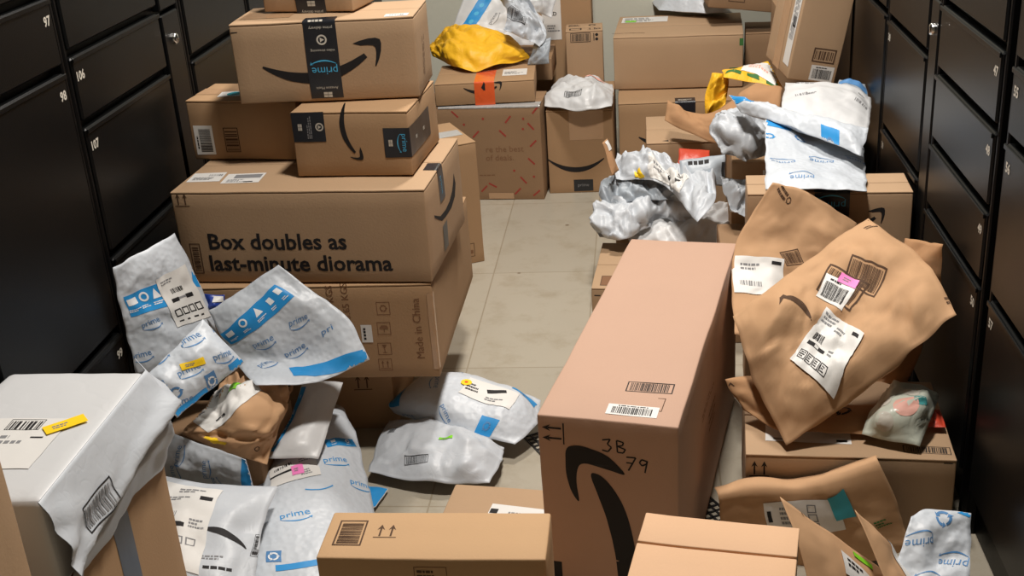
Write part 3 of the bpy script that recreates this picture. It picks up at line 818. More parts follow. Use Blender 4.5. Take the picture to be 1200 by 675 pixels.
carton('cardboard_box', 'flat carton sealed with bright orange tape, under the yellow mailer', (-0.7189, 3.9889, 0.3479, 3.04, 0.3480, 0.2834, 0.0824), 'board_brown', seam='x', seed=12,
       prints=[('F', 0.1691, 0.0546, 0, [D(smile(.135), 'ink_black')])],
       parts=[('packing_tape', wrapTF, 0.1729, 0, 0, [D(rect(-.034, -.082, .036, .17), 'tape_orange'), D(poly([(-.01, -.02), (.0, .0), (.012, -.02), (.004, -.008), (.004, -.03), (-.002, -.03)]), 'ink_black', off=1)], 'bright orange tape'),
              ('shipping_label', 'T', 0.2758, 0.1249, 0, [D(rect(-.042, -.05, .045, .045), 'label_white'), D(lines(.07, .04, 4, 3), 'ink_grey', 0, -.01, off=1)], None)])
carton('cardboard_box', 'brown carton with a wide curved arrow on the floor by the rear wall', (-0.3390, 4.0304, 0.0000, -0.30, 0.2350, 0.4000, 0.3099), 'board_brown', seam='x', seed=13,
       prints=[('F', 0.0998, 0.1281, 0, [D(arc_strip(-.1, .1, .04, lambda t: .002 + .0075 * sin(pi * t), 20), 'ink_black')])],
       parts=[('packing_tape', 'F', 0.1406, 0.2429, 0, [D(rect(-.06, -.045, .06, .06), 'tape_clear')], 'wide clear tape'),
              ('packing_tape', 'F', 0.1233, 0.0281, 0, [D(rect(-.035, -.022, .035, .022), 'tape_black'), D(text('prime', .012), 'ink_grey', 0, -.004, off=1)], 'black tape at the foot')])
carton('cardboard_box', 'upright carton with symbols on its lid, rising behind the curved-arrow carton at the rear', (-0.2830, 4.4380, 0.0000, 1.90, 0.1390, 0.1370, 0.5020), 'board_tan', seed=14, seam='x',
       prints=[('F', 0.0552, 0.4735, 0, bar_print(.075, .036, 7)), ('F', 0.1161, 0.4737, 0, [D(disc(0, .008, .006, 8), 'ink_black'), D(disc(0, -.008, .006, 8), 'ink_black'), D(rect(-.012, -.014, -.009, .014), 'ink_black')]),
               ('T', .03, .03, 0, [D(frame(-.016, -.012, .03, .02, .005), 'ink_black')]), ('T', .1, .03, 0, [D(up_arrows(.03), 'ink_black', 0, -.01), D(ring(.022, 0, .01, .004), 'ink_black')]),
               ('T', .04, .1, 0, [D(lines(.06, .03, 3, 8), 'ink_black')]), ('T', .1, .1, 0, [D(recycle(.014), 'ink_black')])])
carton('cardboard_box', 'very tall brown carton with white sheet at the rear wall', (-0.4400, 4.6200, 0.0000, 0.00, 0.2500, 0.1500, 0.9500), 'board_brown', seed=15,
       parts=[('paper_sheet', 'F', 0.1011, 0.5466, 0, [D(rect(-.045, -.115, .03, .1), 'label_white'), D(text('RD', .014, .02), 'ink_black', 0, -.02, off=1), D(lines(.05, .03, 3, 3), 'ink_grey', 0, -.07, off=1)], 'white sheet taped on the front')])
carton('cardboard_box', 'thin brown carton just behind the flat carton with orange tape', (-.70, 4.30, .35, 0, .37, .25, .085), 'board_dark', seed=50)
# ---- rear wall, right part
carton('cardboard_box', 'brown carton with black tape on the floor, under the widest carton at the rear', (-0.0861, 4.1284, 0.0000, 0.20, 0.5000, 0.4200, 0.3000), 'board_brown', seam='x', seed=16,
       prints=[('F', .2, .16, 0, [D(smile(.26), 'ink_black')])],
       parts=[('packing_tape', wrapTF, 0.2369, 0, 0, [D(rect(-.036, -.11, .036, .05), 'tape_black'), D(lines(.05, .02, 2, 2), 'ink_pale', 0, .02, off=1)], 'black tape')])
carton('cardboard_box', 'widest carton at the rear, plain front and white label on its lid', (-0.1022, 4.3160, 0.3000, -2.99, 0.4675, 0.3925, 0.1966), 'board_tan', seam='x', seed=17, bulge=.003,
       prints=[('F', 0.4413, 0.0558, 0, [D(frame(-.022, -.025, .022, .016, .003), 'ink_green')]), ('F', 0.4581, 0.1641, 0, [D(rect(-.004, -.013, .010, .013), 'ink_green')]),
               ('T', 0.0507, 0.0700, 0, [D(text('AD001DABVAO', .012), 'ink_brown', 0, -.006)])],
       parts=[('shipping_label', 'T', 0.0990, 0.3159, 0, [D(rect(-.085, -.05, .09, .05), 'label_white'), D(lines(.15, .08, 4, 8), 'ink_grey', off=1), D(rect(-.07, -.045, -.03, -.015), 'sticker_green', off=2)], 'white label with a green mark')])
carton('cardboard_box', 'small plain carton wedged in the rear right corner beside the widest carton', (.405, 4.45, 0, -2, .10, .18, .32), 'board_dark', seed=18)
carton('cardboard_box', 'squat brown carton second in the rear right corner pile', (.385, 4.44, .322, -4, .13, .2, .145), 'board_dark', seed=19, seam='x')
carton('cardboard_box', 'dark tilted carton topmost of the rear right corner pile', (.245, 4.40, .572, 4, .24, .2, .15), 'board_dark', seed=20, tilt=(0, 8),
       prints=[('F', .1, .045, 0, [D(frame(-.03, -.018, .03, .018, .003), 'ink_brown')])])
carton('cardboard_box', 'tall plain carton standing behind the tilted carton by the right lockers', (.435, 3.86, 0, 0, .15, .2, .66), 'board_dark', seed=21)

# ---- tilted carton on the white mailers at the right
carton('cardboard_box', 'tilted carton with two barcodes leaning on the white mailers at the right lockers', (.399, 3.272, .578, 7.2, .134, .268, .36), 'board_tan', seed=22, tilt=(1.2, 10.6),
       prints=[('F', .088, .075, -1, [D(frame(-.032, -.020, .032, .020, .004), 'ink_brown'), D(barcode(.052, .024, 4, .003), 'ink_brown')])],
       parts=[('barcode_label', 'F', .092, .026, -1, bar_label(.066, .042, 5), 'white barcode label'),
              ('shipping_label', 'L', .22, .2, 0, [D(rect(-.03, -.17, .03, .15), 'label_white'), D(lines(.2, .04, 4, 4), 'ink_grey', 0, .0, 90, off=1), D(rect(-.008, -.015, .02, .015), 'ink_black', 0, -.05, off=1)], 'long white label'),
              ('packing_tape', 'L', .13, .17, 0, [D(rect(-.04, -.17, .03, .15), 'tape_clear')], 'clear tape')])

# ---- centre
carton('cardboard_box', 'huge long carton in the middle, hand-marked 3B 79', (-0.1891, 1.7486, 0.0000, -11.04, 0.2418, 0.8217, 0.4000), 'board_pink', seed=23, bulge=.003, wob=.002,
       prints=[('T', 0.1725, 0.1244, 2, bar_print(.082, .036, 13)), ('T', .205, .07, 0, [D(rect(0, -.025, .0014, .02), 'ink_brown'), D(rect(-.012, .0186, 0, .02), 'ink_brown'), D(rect(-.012, -.025, 0, -.0236), 'ink_brown')]),
               ('F', .026, .362, 90, [D(up_arrows(.034), 'ink_black', 0, -.016)]),
               ('F', 0.1347, 0.3468, 0, [D(stroke([(-.022, .010), (-.008, .013), (-.013, .003), (-.006, -.003), (-.012, -.012), (-.022, -.010)], .0028), 'ink_black'),
                  D(stroke([(.003, .012), (.004, -.011), (.014, -.011), (.018, -.004), (.004, .001), (.013, .003), (.015, .009), (.003, .012)], .0028), 'ink_black')]),
               ('F', 0.1750, 0.3161, -6, [D(stroke([(-.022, .010), (-.006, .012), (-.016, -.016)], .0028), 'ink_black'), D(stroke([(-.021, -.001), (-.009, .0)], .0026), 'ink_black'),
                  D(stroke([(.014, .009), (.004, .011), (.001, .004), (.006, -.001), (.013, .004), (.014, .010), (.012, -.014)], .0028), 'ink_black')]),
               ('R', .35, .26, 0, [D(lines(.18, .02, 2, 4, .3), 'ink_faded'), D(lines(.1, .05, 3, 6, .3), 'ink_faded', .05, -.06)]),
               ('F', 0.0184, 0.0786, 0, [D(rect(-.012, -.04, .012, .014), 'ink_black')]),
               ('F', 0, 0, 0, [D(poly(soft([(0.0504, 0.3341), (0.0688, 0.3412), (0.0929, 0.3368), (0.1237, 0.3241), (0.1513, 0.2937), (0.1282, 0.2970), (0.1006, 0.3030), (0.0800, 0.3067), (0.0688, 0.2982), (0.0639, 0.2684), (0.0669, 0.2298), (0.0547, 0.2462), (0.0469, 0.2768), (0.0465, 0.3079)])), 'ink_black'), D(poly(soft([(0.0909, 0.2822), (0.1001, 0.2885), (0.1178, 0.2772), (0.1393, 0.2466), (0.1545, 0.2064), (0.1642, 0.1541), (0.1685, 0.1001), (0.1690, 0.0330), (0.1603, -0.0258), (0.1450, -0.0754), (0.1357, -0.0653), (0.1363, -0.0068), (0.1343, 0.0613), (0.1297, 0.1273), (0.1194, 0.1855), (0.1047, 0.2368)])), 'ink_black')])],
       parts=[('barcode_label', 'T', 0.1575, 0.0390, 0, bar_label(.088, .036, 15), 'white barcode label')])
carton('cardboard_box', 'low carton with a white label on the floor just behind the huge long carton', (-0.1424, 2.8209, -0.0000, -3.80, 0.3000, 0.3201, 0.1600), 'board_tan', seed=24, seam='x',
       prints=[('T', .035, .05, 0, [D(rect(-.012, -.03, .015, .03), 'ink_faded'), D(frame(-.014, -.032, .017, .032, .003), 'ink_brown')]), ('F', .015, .135, 0, [D(rect(-.008, -.0015, .008, .0015), 'ink_black')])],
       parts=[('shipping_label', 'T', .1, .085, -8, [D(rect(-.045, -.06, .05, .055), 'label_white'), D(lines(.07, .04, 4, 4), 'ink_grey', 0, -.015, off=1), D(rect(-.03, .02, .03, .024), 'ink_grey', off=1)], None)])
# ---- right
carton('cardboard_box', 'wide carton with up arrows on the floor under the paper bags', (0.1816, 1.9398, -0.0000, -3.51, 0.3811, 0.3000, 0.2000), 'board_tan', seam='x', seed=25,
       prints=[('F', 0.0258, 0.1517, 0, [D(up_arrows(.03), 'ink_black', 0, 0)]), ('T', 0.3329, 0.0332, -3, bar_print(.085, .026, 19)),
               ('F', 0.3662, 0.1886, 0, [D(rect(-.008, -.001, .008, .001), 'ink_black')]), ('F', .03, .135, 0, [D(rect(-.01, -.003, .02, .003), 'ink_red')])],
       parts=[('shipping_label', 'T', 0.1232, 0.0653, -2, [D(rect(-.085, -.018, .075, .05), 'label_white'), D(rect(-.012, -.006, .008, .002), 'ink_black', .06, -.006, off=1), D(rect(-.01, -.004, .01, .002), 'ink_grey', -.06, -.008, off=1)], None)])
carton('cardboard_box', 'brown carton with black prime tape standing behind the brown paper bags', (0.2310, 2.5400, 0.0000, -2.60, 0.3570, 0.1300, 0.5080), 'board_tan', seam='x', seed=26, 
       prints=[('F', 0.2906, 0.4498, 10, [D(mv(smile(.16), -.07, -.01), 'ink_black')])],
       parts=[('packing_tape', wrapTF, 0.1840, 0, 0, [D(rect(-.038, -.16, .038, .1), 'tape_black'), D(prime(.0175), 'ink_cyan', 0, -.022, 180, off=1)], 'black tape printed prime upside down')])
# ---- foreground
carton('cardboard_box', 'narrow carton at the bottom edge with barcode and up arrows on its lid', (-0.4752, 1.3437, -0.0000, -0.19, 0.3286, 0.1134, 0.4000), 'board_gold', seed=27,
       prints=[('T', 0.0372, 0.0600, 90, bar_print(.062, .042, 21, 'ink_brown')), ('T', 0.0898, 0.0647, 0, [D(up_arrows(.028), 'ink_brown', 0, -.012)]),
               ('F', 0.1649, 0.3710, 0, [D(lines(.04, .016, 2, 8), 'ink_brown'), D(frame(-.024, -.01, .024, .012, .001), 'ink_faded')])])
carton('cardboard_box', 'pale carton with shiny taped seam at the bottom edge, nearest the camera', (-0.0475, 1.0659, -0.0000, -9.62, 0.1967, 0.2499, 0.5000), 'board_bright', seam='x', seam_at=.742, seed=28, gap=.004, r=.008,)
carton('cardboard_box', 'plain brown carton cut off by the lower left corner of the view', (-1.0400, 0.8500, 0.0000, 0.00, 0.2320, 0.3450, 0.7000), 'board_tan', seed=29)
carton('cardboard_box', 'brown carton with dark tape under the grey wrapped parcel at the left', (-1.0450, 1.2700, 0.0000, 0.00, 0.2350, 0.3550, 0.4000), 'board_brown', seed=30,
       parts=[('packing_tape', 'R', .17, .2, 0, [D(rect(-.025, -.2, .03, .2), 'tape_black')], 'dark tape down the side')])

# ------------------------------------------------------------ envelopes, padded mailers and paper bags
def primes(sz=.014, dx=.1, dy=.062, a=0, x0=0, y0=0, nx=7, ny=7, m='ink_navy'):
    L = []
    for j in range(-ny // 2, ny // 2 + 1):
        for i in range(-nx // 2, nx // 2 + 1):
            L.append(D(prime(sz), m, (i + .5 * (j % 2)) * dx, j * dy))
    return L
def band(w, h, m='ink_blue', n=4):
    L = [D(rect(-w / 2, -h / 2, w / 2, h / 2), m)]
    for k in range(n):
        x = -w / 2 + w * (k + .5) / n; s = h * .22
        ic = [rect(-s, -s * .7, s, s * .7), ring(0, 0, s, s * .4), poly([(-s, -s), (s, -s), (0, s)]), rect(-s * .8, -s, s * .8, s * .4)][k % 4]
        L += [D(ic, 'ink_white', x, h * .16, off=1), D(lines(s * 2.6, s * .7, 2, k), 'ink_white', x, -h * .25, off=1)]
    return L
def sticker(w, h, m): return [D(rect(-w / 2, -h / 2, w / 2, h / 2), m), D(lines(w * .6, h * .45, 2, 3), 'ink_grey', off=1)]
BLOCK = ('poly_grey', 'bubble_white')

# ---- heap in front of the tall stack
carton('cardboard_box', 'half-buried small carton under the mailer heap by the left lockers', (-1.03, 2.00, 0, 0, .24, .24, .16), 'board_dark', seed=41)
mailer('padded_mailer', 'white padded mailer standing on end against the left lockers, black-marked label',
       [[(-1.040, 2.049, 0.320), (-0.909, 2.190, 0.275)], [(-1.040, 2.045, 0.438), (-0.926, 2.210, 0.398)], [(-1.040, 2.043, 0.562), (-0.972, 2.215, 0.567)]],
       'bubble_white', T=.016, wr=.006, seed=3, folds=16,
       prints=[(0.292, 0.617, 5, band(.09, .052, n=3)), (1.015, 0.717, -113, [D(rect(-.03, -.008, .03, .012), 'ink_blue')]),
               (0.273, 0.408, 11, [D(prime(.013), 'ink_navy')]), (0.091, 0.154, 10, [D(prime(.013), 'ink_navy')])],
       parts=[('shipping_label', 0.724, 0.555, 5, [D(rect(-.045, -.05, .045, .06), 'label_white'), D(rect(-.03, -.004, -.012, .004), 'ink_black', 0, .004, off=1), D(rect(.008, -.004, .028, .004), 'ink_black', 0, .004, off=1), D(rect(-.012, -.001, .008, .003), 'ink_grey', 0, .004, off=1),
                D(barcode(.032, .01, 3, .0016), 'ink_black', -.004, .022, off=1), D(lines(.05, .01, 2, 3), 'ink_grey', -.01, .045, off=1)] +
                [D(frame(-.008, -.008, .008, .008, .0025), 'ink_black', -.028 + k * .019, -.022, off=1) for k in range(4)] + [D(lines(.012, .006, 1, k), 'ink_black', -.028 + k * .019, -.04, off=1) for k in range(4)], None)])
mailer('padded_mailer', 'white padded mailer with a yellow sticker, lying in front of the standing one',
       [[(-0.914, 1.930, 0.290), (-0.822, 2.085, 0.330)], [(-0.981, 1.949, 0.360), (-0.891, 2.081, 0.430)]],
       'bubble_white', T=.05, wr=.005, seed=4,
       prints=[(.42, .5, -16, primes(.0135, .075, .055, nx=4, ny=6)), (0.344, -0.002, -2, [D(rect(-.07, -.007, .02, .011), 'ink_blue')]), (0.912, 0.032, -5, [D(rect(-.02, -.012, .02, .012), 'ink_blue')]),
               (0.546, 0.125, -8, [D(rect(-.012, -.016, .012, .016), 'ink_navy'), D(recycle(.009), 'ink_white', off=1)]), (0.152, 0.363, -12, [D(recycle(.012), 'ink_navy')])],
       parts=[('sticker', 0.503, 0.580, -23, sticker(.045, .014, 'sticker_yellow'), 'bright yellow sticker')])
mailer('padded_mailer', 'large padded mailer with slanting blue stripe, leaning on the Made in China carton',
       [[(-0.792, 2.050, 0.293), (-0.673, 2.100, 0.275), (-0.577, 2.150, 0.299)], [(-0.857, 2.140, 0.290), (-0.735, 2.170, 0.293), (-0.622, 2.190, 0.378)], [(-0.897, 2.170, 0.352), (-0.776, 2.190, 0.408), (-0.697, 2.210, 0.431)], [(-0.921, 2.190, 0.399), (-0.839, 2.210, 0.444), (-0.767, 2.225, 0.487)]],
       'bubble_white', T=.03, wr=.004, seed=5, folds=16,
       prints=[(0.394, 0.744, 13, band(.19, .042, n=5)), (0.696, 0.080, -12, [D(rect(-.085, -.018, .075, .016), 'ink_blue')]),
               (0.682, 0.559, -7, [D(prime(.0145), 'ink_navy')]), (0.331, 0.523, 9, [D(prime(.0145), 'ink_navy')]), (0.559, 0.369, 0, [D(prime(.0145), 'ink_navy')]),
               (0.847, 0.336, -13, [D(text('pri', .0145), 'ink_navy')]), (0.229, 0.275, 26, [D(prime(.0145), 'ink_navy')])])
mailer('paper_bag', 'crumpled brown paper mailer with white label and green sticker in the left heap',
       [[(-0.949, 2.003, 0.210), (-0.856, 1.979, 0.180), (-0.771, 1.984, 0.150)], [(-0.907, 2.037, 0.250), (-0.806, 2.046, 0.240), (-0.765, 2.090, 0.190)], [(-0.902, 2.211, 0.245), (-0.855, 2.234, 0.245), (-0.763, 2.207, 0.220)]],
       'kraft_paper', T=.035, wr=.009, seed=6, crump=1.0, cell=.0045, folds=50, wscale=.6, hem=.008, catg='paper bag',
       prints=[(0.438, 0.067, 2, [D(disc(0, 0, .008, 9), 'sticker_yellow'), D(rect(-.02, -.004, .02, .004), 'sticker_yellow')]), (0.842, 0.071, 0, [D(ring(0, 0, .005, .0015), 'ink_brown')]), (0.904, 0.921, 0, [D(recycle(.012), 'ink_black')])],
       parts=[('shipping_label', 0.149, 0.368, -31, [D(poly([(-.065, -.075), (.062, -.05), (.055, .06), (-.065, .055)]), 'label_white'), D(lines(.03, .012, 2, 3), 'ink_grey', -.02, .035, off=1), D(barcode(.03, .014, 3, .0018), 'ink_grey', -.015, -.03, off=1), D(rect(-.003, -.01, .003, .01), 'ink_black', .04, -.02, off=1)], None),
              ('sticker', 0.344, 0.451, 78, sticker(.032, .02, 'sticker_green'), 'bright green sticker')])
mailer('padded_mailer', 'plain white mailer with blue left edge, tucked under the large padded mailer',
       [[(-0.789, 2.031, 0.135), (-0.682, 2.040, 0.125)], [(-0.760, 2.131, 0.170), (-0.673, 2.139, 0.165)], [(-0.748, 2.220, 0.215), (-0.662, 2.225, 0.205)]],
       'poly_white', T=.02, wr=.004, seed=7,
       prints=[(-0.015, 0.493, 88, band(.17, .022, n=4))])
mailer('padded_mailer', 'very large white bubble mailer with pink sticker, left of the narrow foreground carton',
       [[(-0.746, 1.692, 0.050), (-0.613, 1.702, 0.040), (-0.508, 1.797, 0.030)], [(-0.791, 1.915, 0.080), (-0.669, 1.942, 0.070), (-0.573, 2.019, 0.030)], [(-0.807, 2.090, 0.090), (-0.722, 2.178, 0.100), (-0.643, 2.210, 0.080)], [(-0.815, 2.212, 0.080), (-0.708, 2.296, 0.110), (-0.663, 2.247, 0.080)]],
       'bubble_white', T=.03, wr=.003, seed=8,
       prints=[(0.773, 0.722, 15, band(.085, .028, n=2)), (0.695, 0.600, 8, [D(prime(.0165), 'ink_blue')]), (0.912, 0.492, -2, [D(prime(.0165), 'ink_blue')]), (0.353, 0.326, 10, [D(prime(.0165), 'ink_blue')]),
               (0.526, 0.465, 8, [D(arc_strip(-.026, .026, .008, lambda t: .0015), 'ink_blue')]), (0.212, 0.150, 0, [D(rect(-.014, -.014, .014, .014), 'ink_navy'), D(recycle(.01), 'ink_white', off=1)]), (0.391, 0.108, 6, [D(rect(-.04, -.006, .1, .008), 'ink_blue')])],
       parts=[('shipping_label', 0.319, 0.587, 8, [D(rect(-.05, -.045, .05, .04), 'label_white'), D(barcode(.04, .01, 3, .002), 'ink_black', -.018, .018, off=1), D(rect(-.03, -.0035, .02, .0035), 'ink_black', -.02, -.004, off=1), D(lines(.03, .02, 3, 3), 'ink_grey', .03, .02, off=1), D(lines(.03, .02, 3, 8), 'ink_grey', .028, -.025, off=1)], None),
              ('sticker', 0.360, 0.571, 5, sticker(.024, .034, 'sticker_pink'), 'pink sticker')])
mailer('padded_mailer', 'shaded white mailer with blue ends standing on edge in the left heap',
       [[(-1.037, 1.985, 0.130), (-0.908, 1.960, 0.119), (-0.785, 1.935, 0.113)], [(-0.997, 2.010, 0.220), (-0.893, 1.975, 0.202), (-0.798, 1.940, 0.188)]],
       'bubble_white', T=.02, wr=.004, seed=9,
       prints=[(0.026, 0.263, 0, [D(rect(-.02, -.05, .016, .06), 'ink_blue')]), (0.974, 0.368, -8, [D(rect(-.012, -.05, .02, .06), 'ink_blue')])] +
              [(u, v, 95, [D(prime(.012), 'ink_navy')]) for u, v in ((.32, .6), (.3, .12), (.6, .45), (.68, .05))])
mailer('poly_mailer', 'grey plastic mailer with large white label at the bottom of the left heap',
       [[(-0.896, 1.622, 0.100), (-0.782, 1.612, 0.100), (-0.708, 1.644, 0.085)], [(-0.951, 1.785, 0.130), (-0.831, 1.772, 0.140), (-0.730, 1.801, 0.120)], [(-1.013, 1.945, 0.155), (-0.862, 1.897, 0.160), (-0.727, 1.908, 0.145)]],
       'poly_grey', T=.03, wr=.005, seed=10,
       prints=[(0.690, 0.459, -30, [D(arc_strip(-.05, .05, -.008, lambda t: .001 + .007 * sin(pi * t)), 'ink_black')]), (0.063, 0.590, 10, [D(rect(-.02, -.004, .02, .004), 'ink_black')]), (0.644, 0.289, -8, [D(lines(.06, .014, 2, 7), 'ink_grey')]),
               (0.977, 0.418, -96, bar_print(.06, .016, 7)), (0.683, 0.208, -5, [D(lines(.07, .012, 1, 5), 'ink_black')])],
       parts=[('shipping_label', 0.368, 0.641, -9, [D(rect(-.055, -.14, .05, .085), 'label_white'), D(lines(.06, .016, 2, 5), 'ink_grey', .01, .065, off=1), D(rect(-.01, -.005, .01, .005), 'ink_black', .034, .045, off=1), D(lines(.06, .012, 2, 5), 'ink_grey', -.01, .04, off=1),
                D(barcode(.036, .016, 5, .002), 'ink_grey', -.028, -.004, off=1), D(rect(-.03, -.005, .028, .005), 'ink_black', -.02, -.028, off=1), D(lines(.03, .024, 3, 5), 'ink_grey', .03, -.02, off=1), D(disc(0, 0, .011), 'sticker_teal', -.048, -.062, off=1)] +
                [D(frame(-.009, -.009, .009, .009, .0025), 'ink_grey', -.024 + k * .023, -.064, off=1) for k in range(3)] + [D(lines(.03, .012, 2, 3), 'ink_grey', -.03, -.088, off=1)], 'large white label')])
mailer('plastic_bag', 'deep blue plastic bag peeping out between the standing mailer and the stack',
       [[(-0.949, 2.210, 0.374), (-0.900, 2.215, 0.379)], [(-0.946, 2.225, 0.422), (-0.897, 2.230, 0.418)]], 'plastic_blue', T=.02, wr=.006, seed=11, catg='plastic bag',
       parts=[('tag', 0.785, 0.792, 0, [D(rect(-.012, -.006, .014, .006), 'label_white')], 'white tag')])
# ---- grey wrapped parcel
rootp, Bp = None, None
def parcel():
    B = Box(-1.05, 1.255, .402, 0, .245, .38, .148, seed=44, wob=.003, r=.006, bulge=.004)
    root = thing('wrapped_parcel', 'flat parcel wrapped in glossy grey-white plastic with yellow sticker, at the left edge', 'parcel', B.tri(B.w / 2, B.d / 2, 0))
    mb = MB(); B.wob = .0025; B.slab(mb, 'poly_white', .004, .004, .002, B.w - .004, B.d - .004, B.h, r=.012, step=.012); mb.build('wrapping', root)
    # loose folded plastic down the right side
    g = MB(); rnd = random.Random(3); nu, nv = 60, 26; grid = []
    for j in range(nv + 1):
        row = []
        for i in range(nu + 1):
            u, v = i / nu, j / nv
            y = -.004 + u * (B.d + .04); z = B.h * (1 - v * 1.06)
            tw = lambda t, k=1: abs((t % 1) * 2 - 1)
            m_ = min(1, v * 3)
            x = B.w - .004 + .030 * (v / .4 if v < .4 else (1 - v) / .6) * (.6 + .4 * u)           # swells out, then tucks under
            x += .016 * (1 - min(1, abs(v - .30 - .45 * (1 - u)) / .14)) * m_                      # long slanting fold
            x -= .012 * (1 - min(1, abs(v - .48 - .40 * (1 - u)) / .07)) * m_
            q_ = max(0, 1 - u / .22) + max(0, (u - .62) / .38)
            x += q_ * m_ * (.014 * tw(u * 5.3 + v * 1.7) + .012 * tw(u * 3.1 - v * 2.9 + .3)) * .8
            x += .003 * noise.noise(V((u * 9, v * 5, 4))) * m_
            x -= .035 * max(0, (u - .90) / .10)
            z -= .012 * tw(u * 2.2 + .2) * v
            row.append(V((B.c[(0, 0, 0)].x + x, B.c[(0, 0, 0)].y + y, B.c[(0, 0, 0)].z + z + .0015)))
        grid.append(row)
    vs = [p for r_ in grid for p in r_]; o = len(vs)
    vs += [p - V((.0015, 0, .0003)) for r_ in grid for p in r_]
    fs = []
    for j in range(nv):
        for i in range(nu):
            a = j * (nu + 1) + i; q = (a, a + nu + 1, a + nu + 2, a + 1); fs += [q, tuple(k + o for k in q[::-1])]
    for i in range(nu):
        a = i; fs.append((a, a + 1, a + 1 + o, a + o)); a = nv * (nu + 1) + i; fs.append((a + 1, a, a + o, a + 1 + o))
    g.add(vs, fs, 'poly_grey')
    def SF(x, y, of):
        u = min(max(x / (B.d + .04), 0), .999) * nu; v = min(max(y / B.h, 0), .999) * nv; i, j = int(u), int(v)
        return grid[j][i].lerp(grid[j][min(i + 1, nu)], u - i).lerp(grid[j + 1][i].lerp(grid[j + 1][i + 1], u - i), v - j) + V((of + .0006, 0, 0))
    lay(g, [D(frame(-.045, -.02, .045, .02, .002), 'ink_black', .11, .07), D(barcode(.08, .03, 3, .003), 'ink_grey', .11, .07)], SF, .008)
    g.build('folded_flap', root)
    for nm, u, v, a, L, lb in (('shipping_label', .14, .17, 0, [D(rect(-.14, -.09, .045, .05), 'label_white'), D(barcode(.05, .022, 6, .003), 'ink_black', -.02, .03, off=1), D(frame(-.028, -.013, .028, .016, .0012), 'ink_black', -.02, .03, off=1), D(lines(.09, .03, 2, 4), 'ink_grey', -.04, -.01, off=1), D(rect(-.01, -.002, .01, .002), 'ink_black', .015, -.004, off=1)], None),
                               ('sticker', .185, .2, 40, sticker(.062, .026, 'sticker_yellow'), 'bright yellow sticker')):
        pm = MB(); lay(pm, grp(u, v, a, *L), B.face('T'), .02, base=.0012 if nm != 'sticker' else .0035); q = pm.build(nm, root)
        if lb: q['label'] = lb
parcel()
# ---- floor, middle
mailer('padded_mailer', 'white padded mailer with round orange sticker on the floor beside the huge carton',
       [[(-0.588, 2.351, 0.055), (-0.438, 2.260, 0.060), (-0.294, 2.233, 0.040)], [(-0.600, 2.381, 0.070), (-0.427, 2.336, 0.085), (-0.253, 2.301, 0.050)], [(-0.548, 2.526, 0.060), (-0.405, 2.477, 0.075), (-0.250, 2.419, 0.050)]],
       'bubble_white', T=.05, wr=.004, seed=12, under=.35,
       prints=[(0.872, 0.761, -11, [D(rect(-.028, -.022, .034, .022), 'ink_blue'), D(recycle(.011), 'ink_navy', .0, 0, off=1)]), (0.735, 0.104, -6, [D(rect(-.022, -.018, .022, .018), 'ink_blue'), D(recycle(.009), 'ink_navy', off=1)]),
               (0.056, 0.328, 0, [D(rect(-.03, -.03, .018, .03), 'ink_blue')]), (0.313, 0.454, -76, [D(prime(.013), 'ink_navy')]), (0.387, 0.813, -15, [D(prime(.01), 'ink_navy')]), (0.441, 0.119, -58, [D(prime(.011), 'ink_navy')]), (0.139, 0.034, 0, [D(prime(.011), 'ink_navy')])],
       parts=[('shipping_label', 0.664, 0.477, -5, [D(rect(-.06, -.035, .06, .035), 'label_white'), D(lines(.03, .03, 3, 4), 'ink_black', -.04, 0, off=1), D(rect(-.022, -.006, .022, .006), 'ink_black', .012, .012, 25, off=1), D(lines(.05, .014, 2, 5), 'ink_grey', .02, -.02, off=1)], None),
              ('sticker', 0.499, 0.547, 0, [D(disc(0, 0, .012), 'sticker_yellow'), D(disc(0, 0, .004), 'tape_orange', off=1)], 'round orange and yellow sticker')])
mailer('poly_mailer', 'grey plastic mailer with green sticker lying flat on the floor',
       [[(-0.608, 2.142, 0.028), (-0.462, 2.096, 0.030), (-0.336, 2.096, 0.030)], [(-0.607, 2.221, 0.040), (-0.467, 2.194, 0.045), (-0.317, 2.167, 0.040)], [(-0.603, 2.346, 0.040), (-0.466, 2.312, 0.045), (-0.321, 2.231, 0.035)]],
       'poly_grey', T=.04, wr=.007, seed=13, crump=0.5, cell=.005, under=.35, folds=20,
       prints=[(0.368, 0.197, 4, bar_print(.055, .02, 23)), (0.121, 0.683, 80, bar_print(.03, .02, 4))],
       parts=[('sticker', 0.572, 0.497, -3, sticker(.032, .010, 'sticker_green'), 'bright green sticker')])
mailer('padded_mailer', 'small blue-cornered mailer on the floor, mostly hidden under the very large bubble mailer',
       [[(-0.636, 1.996, 0.012), (-0.572, 2.033, 0.012)], [(-0.627, 2.117, 0.012), (-0.558, 2.103, 0.012)]], 'poly_white', T=.012, wr=.002, seed=14,
       prints=[(.75, .5, 0, [D(rect(-.05, -.06, .06, .06), 'ink_blue')])])
carton('cardboard_box', 'flat low carton with white label on the floor behind the narrow foreground carton', (-.452, 1.60, 0, -6.4, .235, .455, .06), 'board_tan', seed=45,
       parts=[('shipping_label', 'T', .13, .335, -4, [D(rect(-.04, -.03, .07, .055), 'label_white'), D(rect(-.008, -.008, .008, .008), 'ink_black', -.03, .03, off=1), D(lines(.06, .01, 1, 4), 'ink_grey', .03, .03, off=1)], None)])
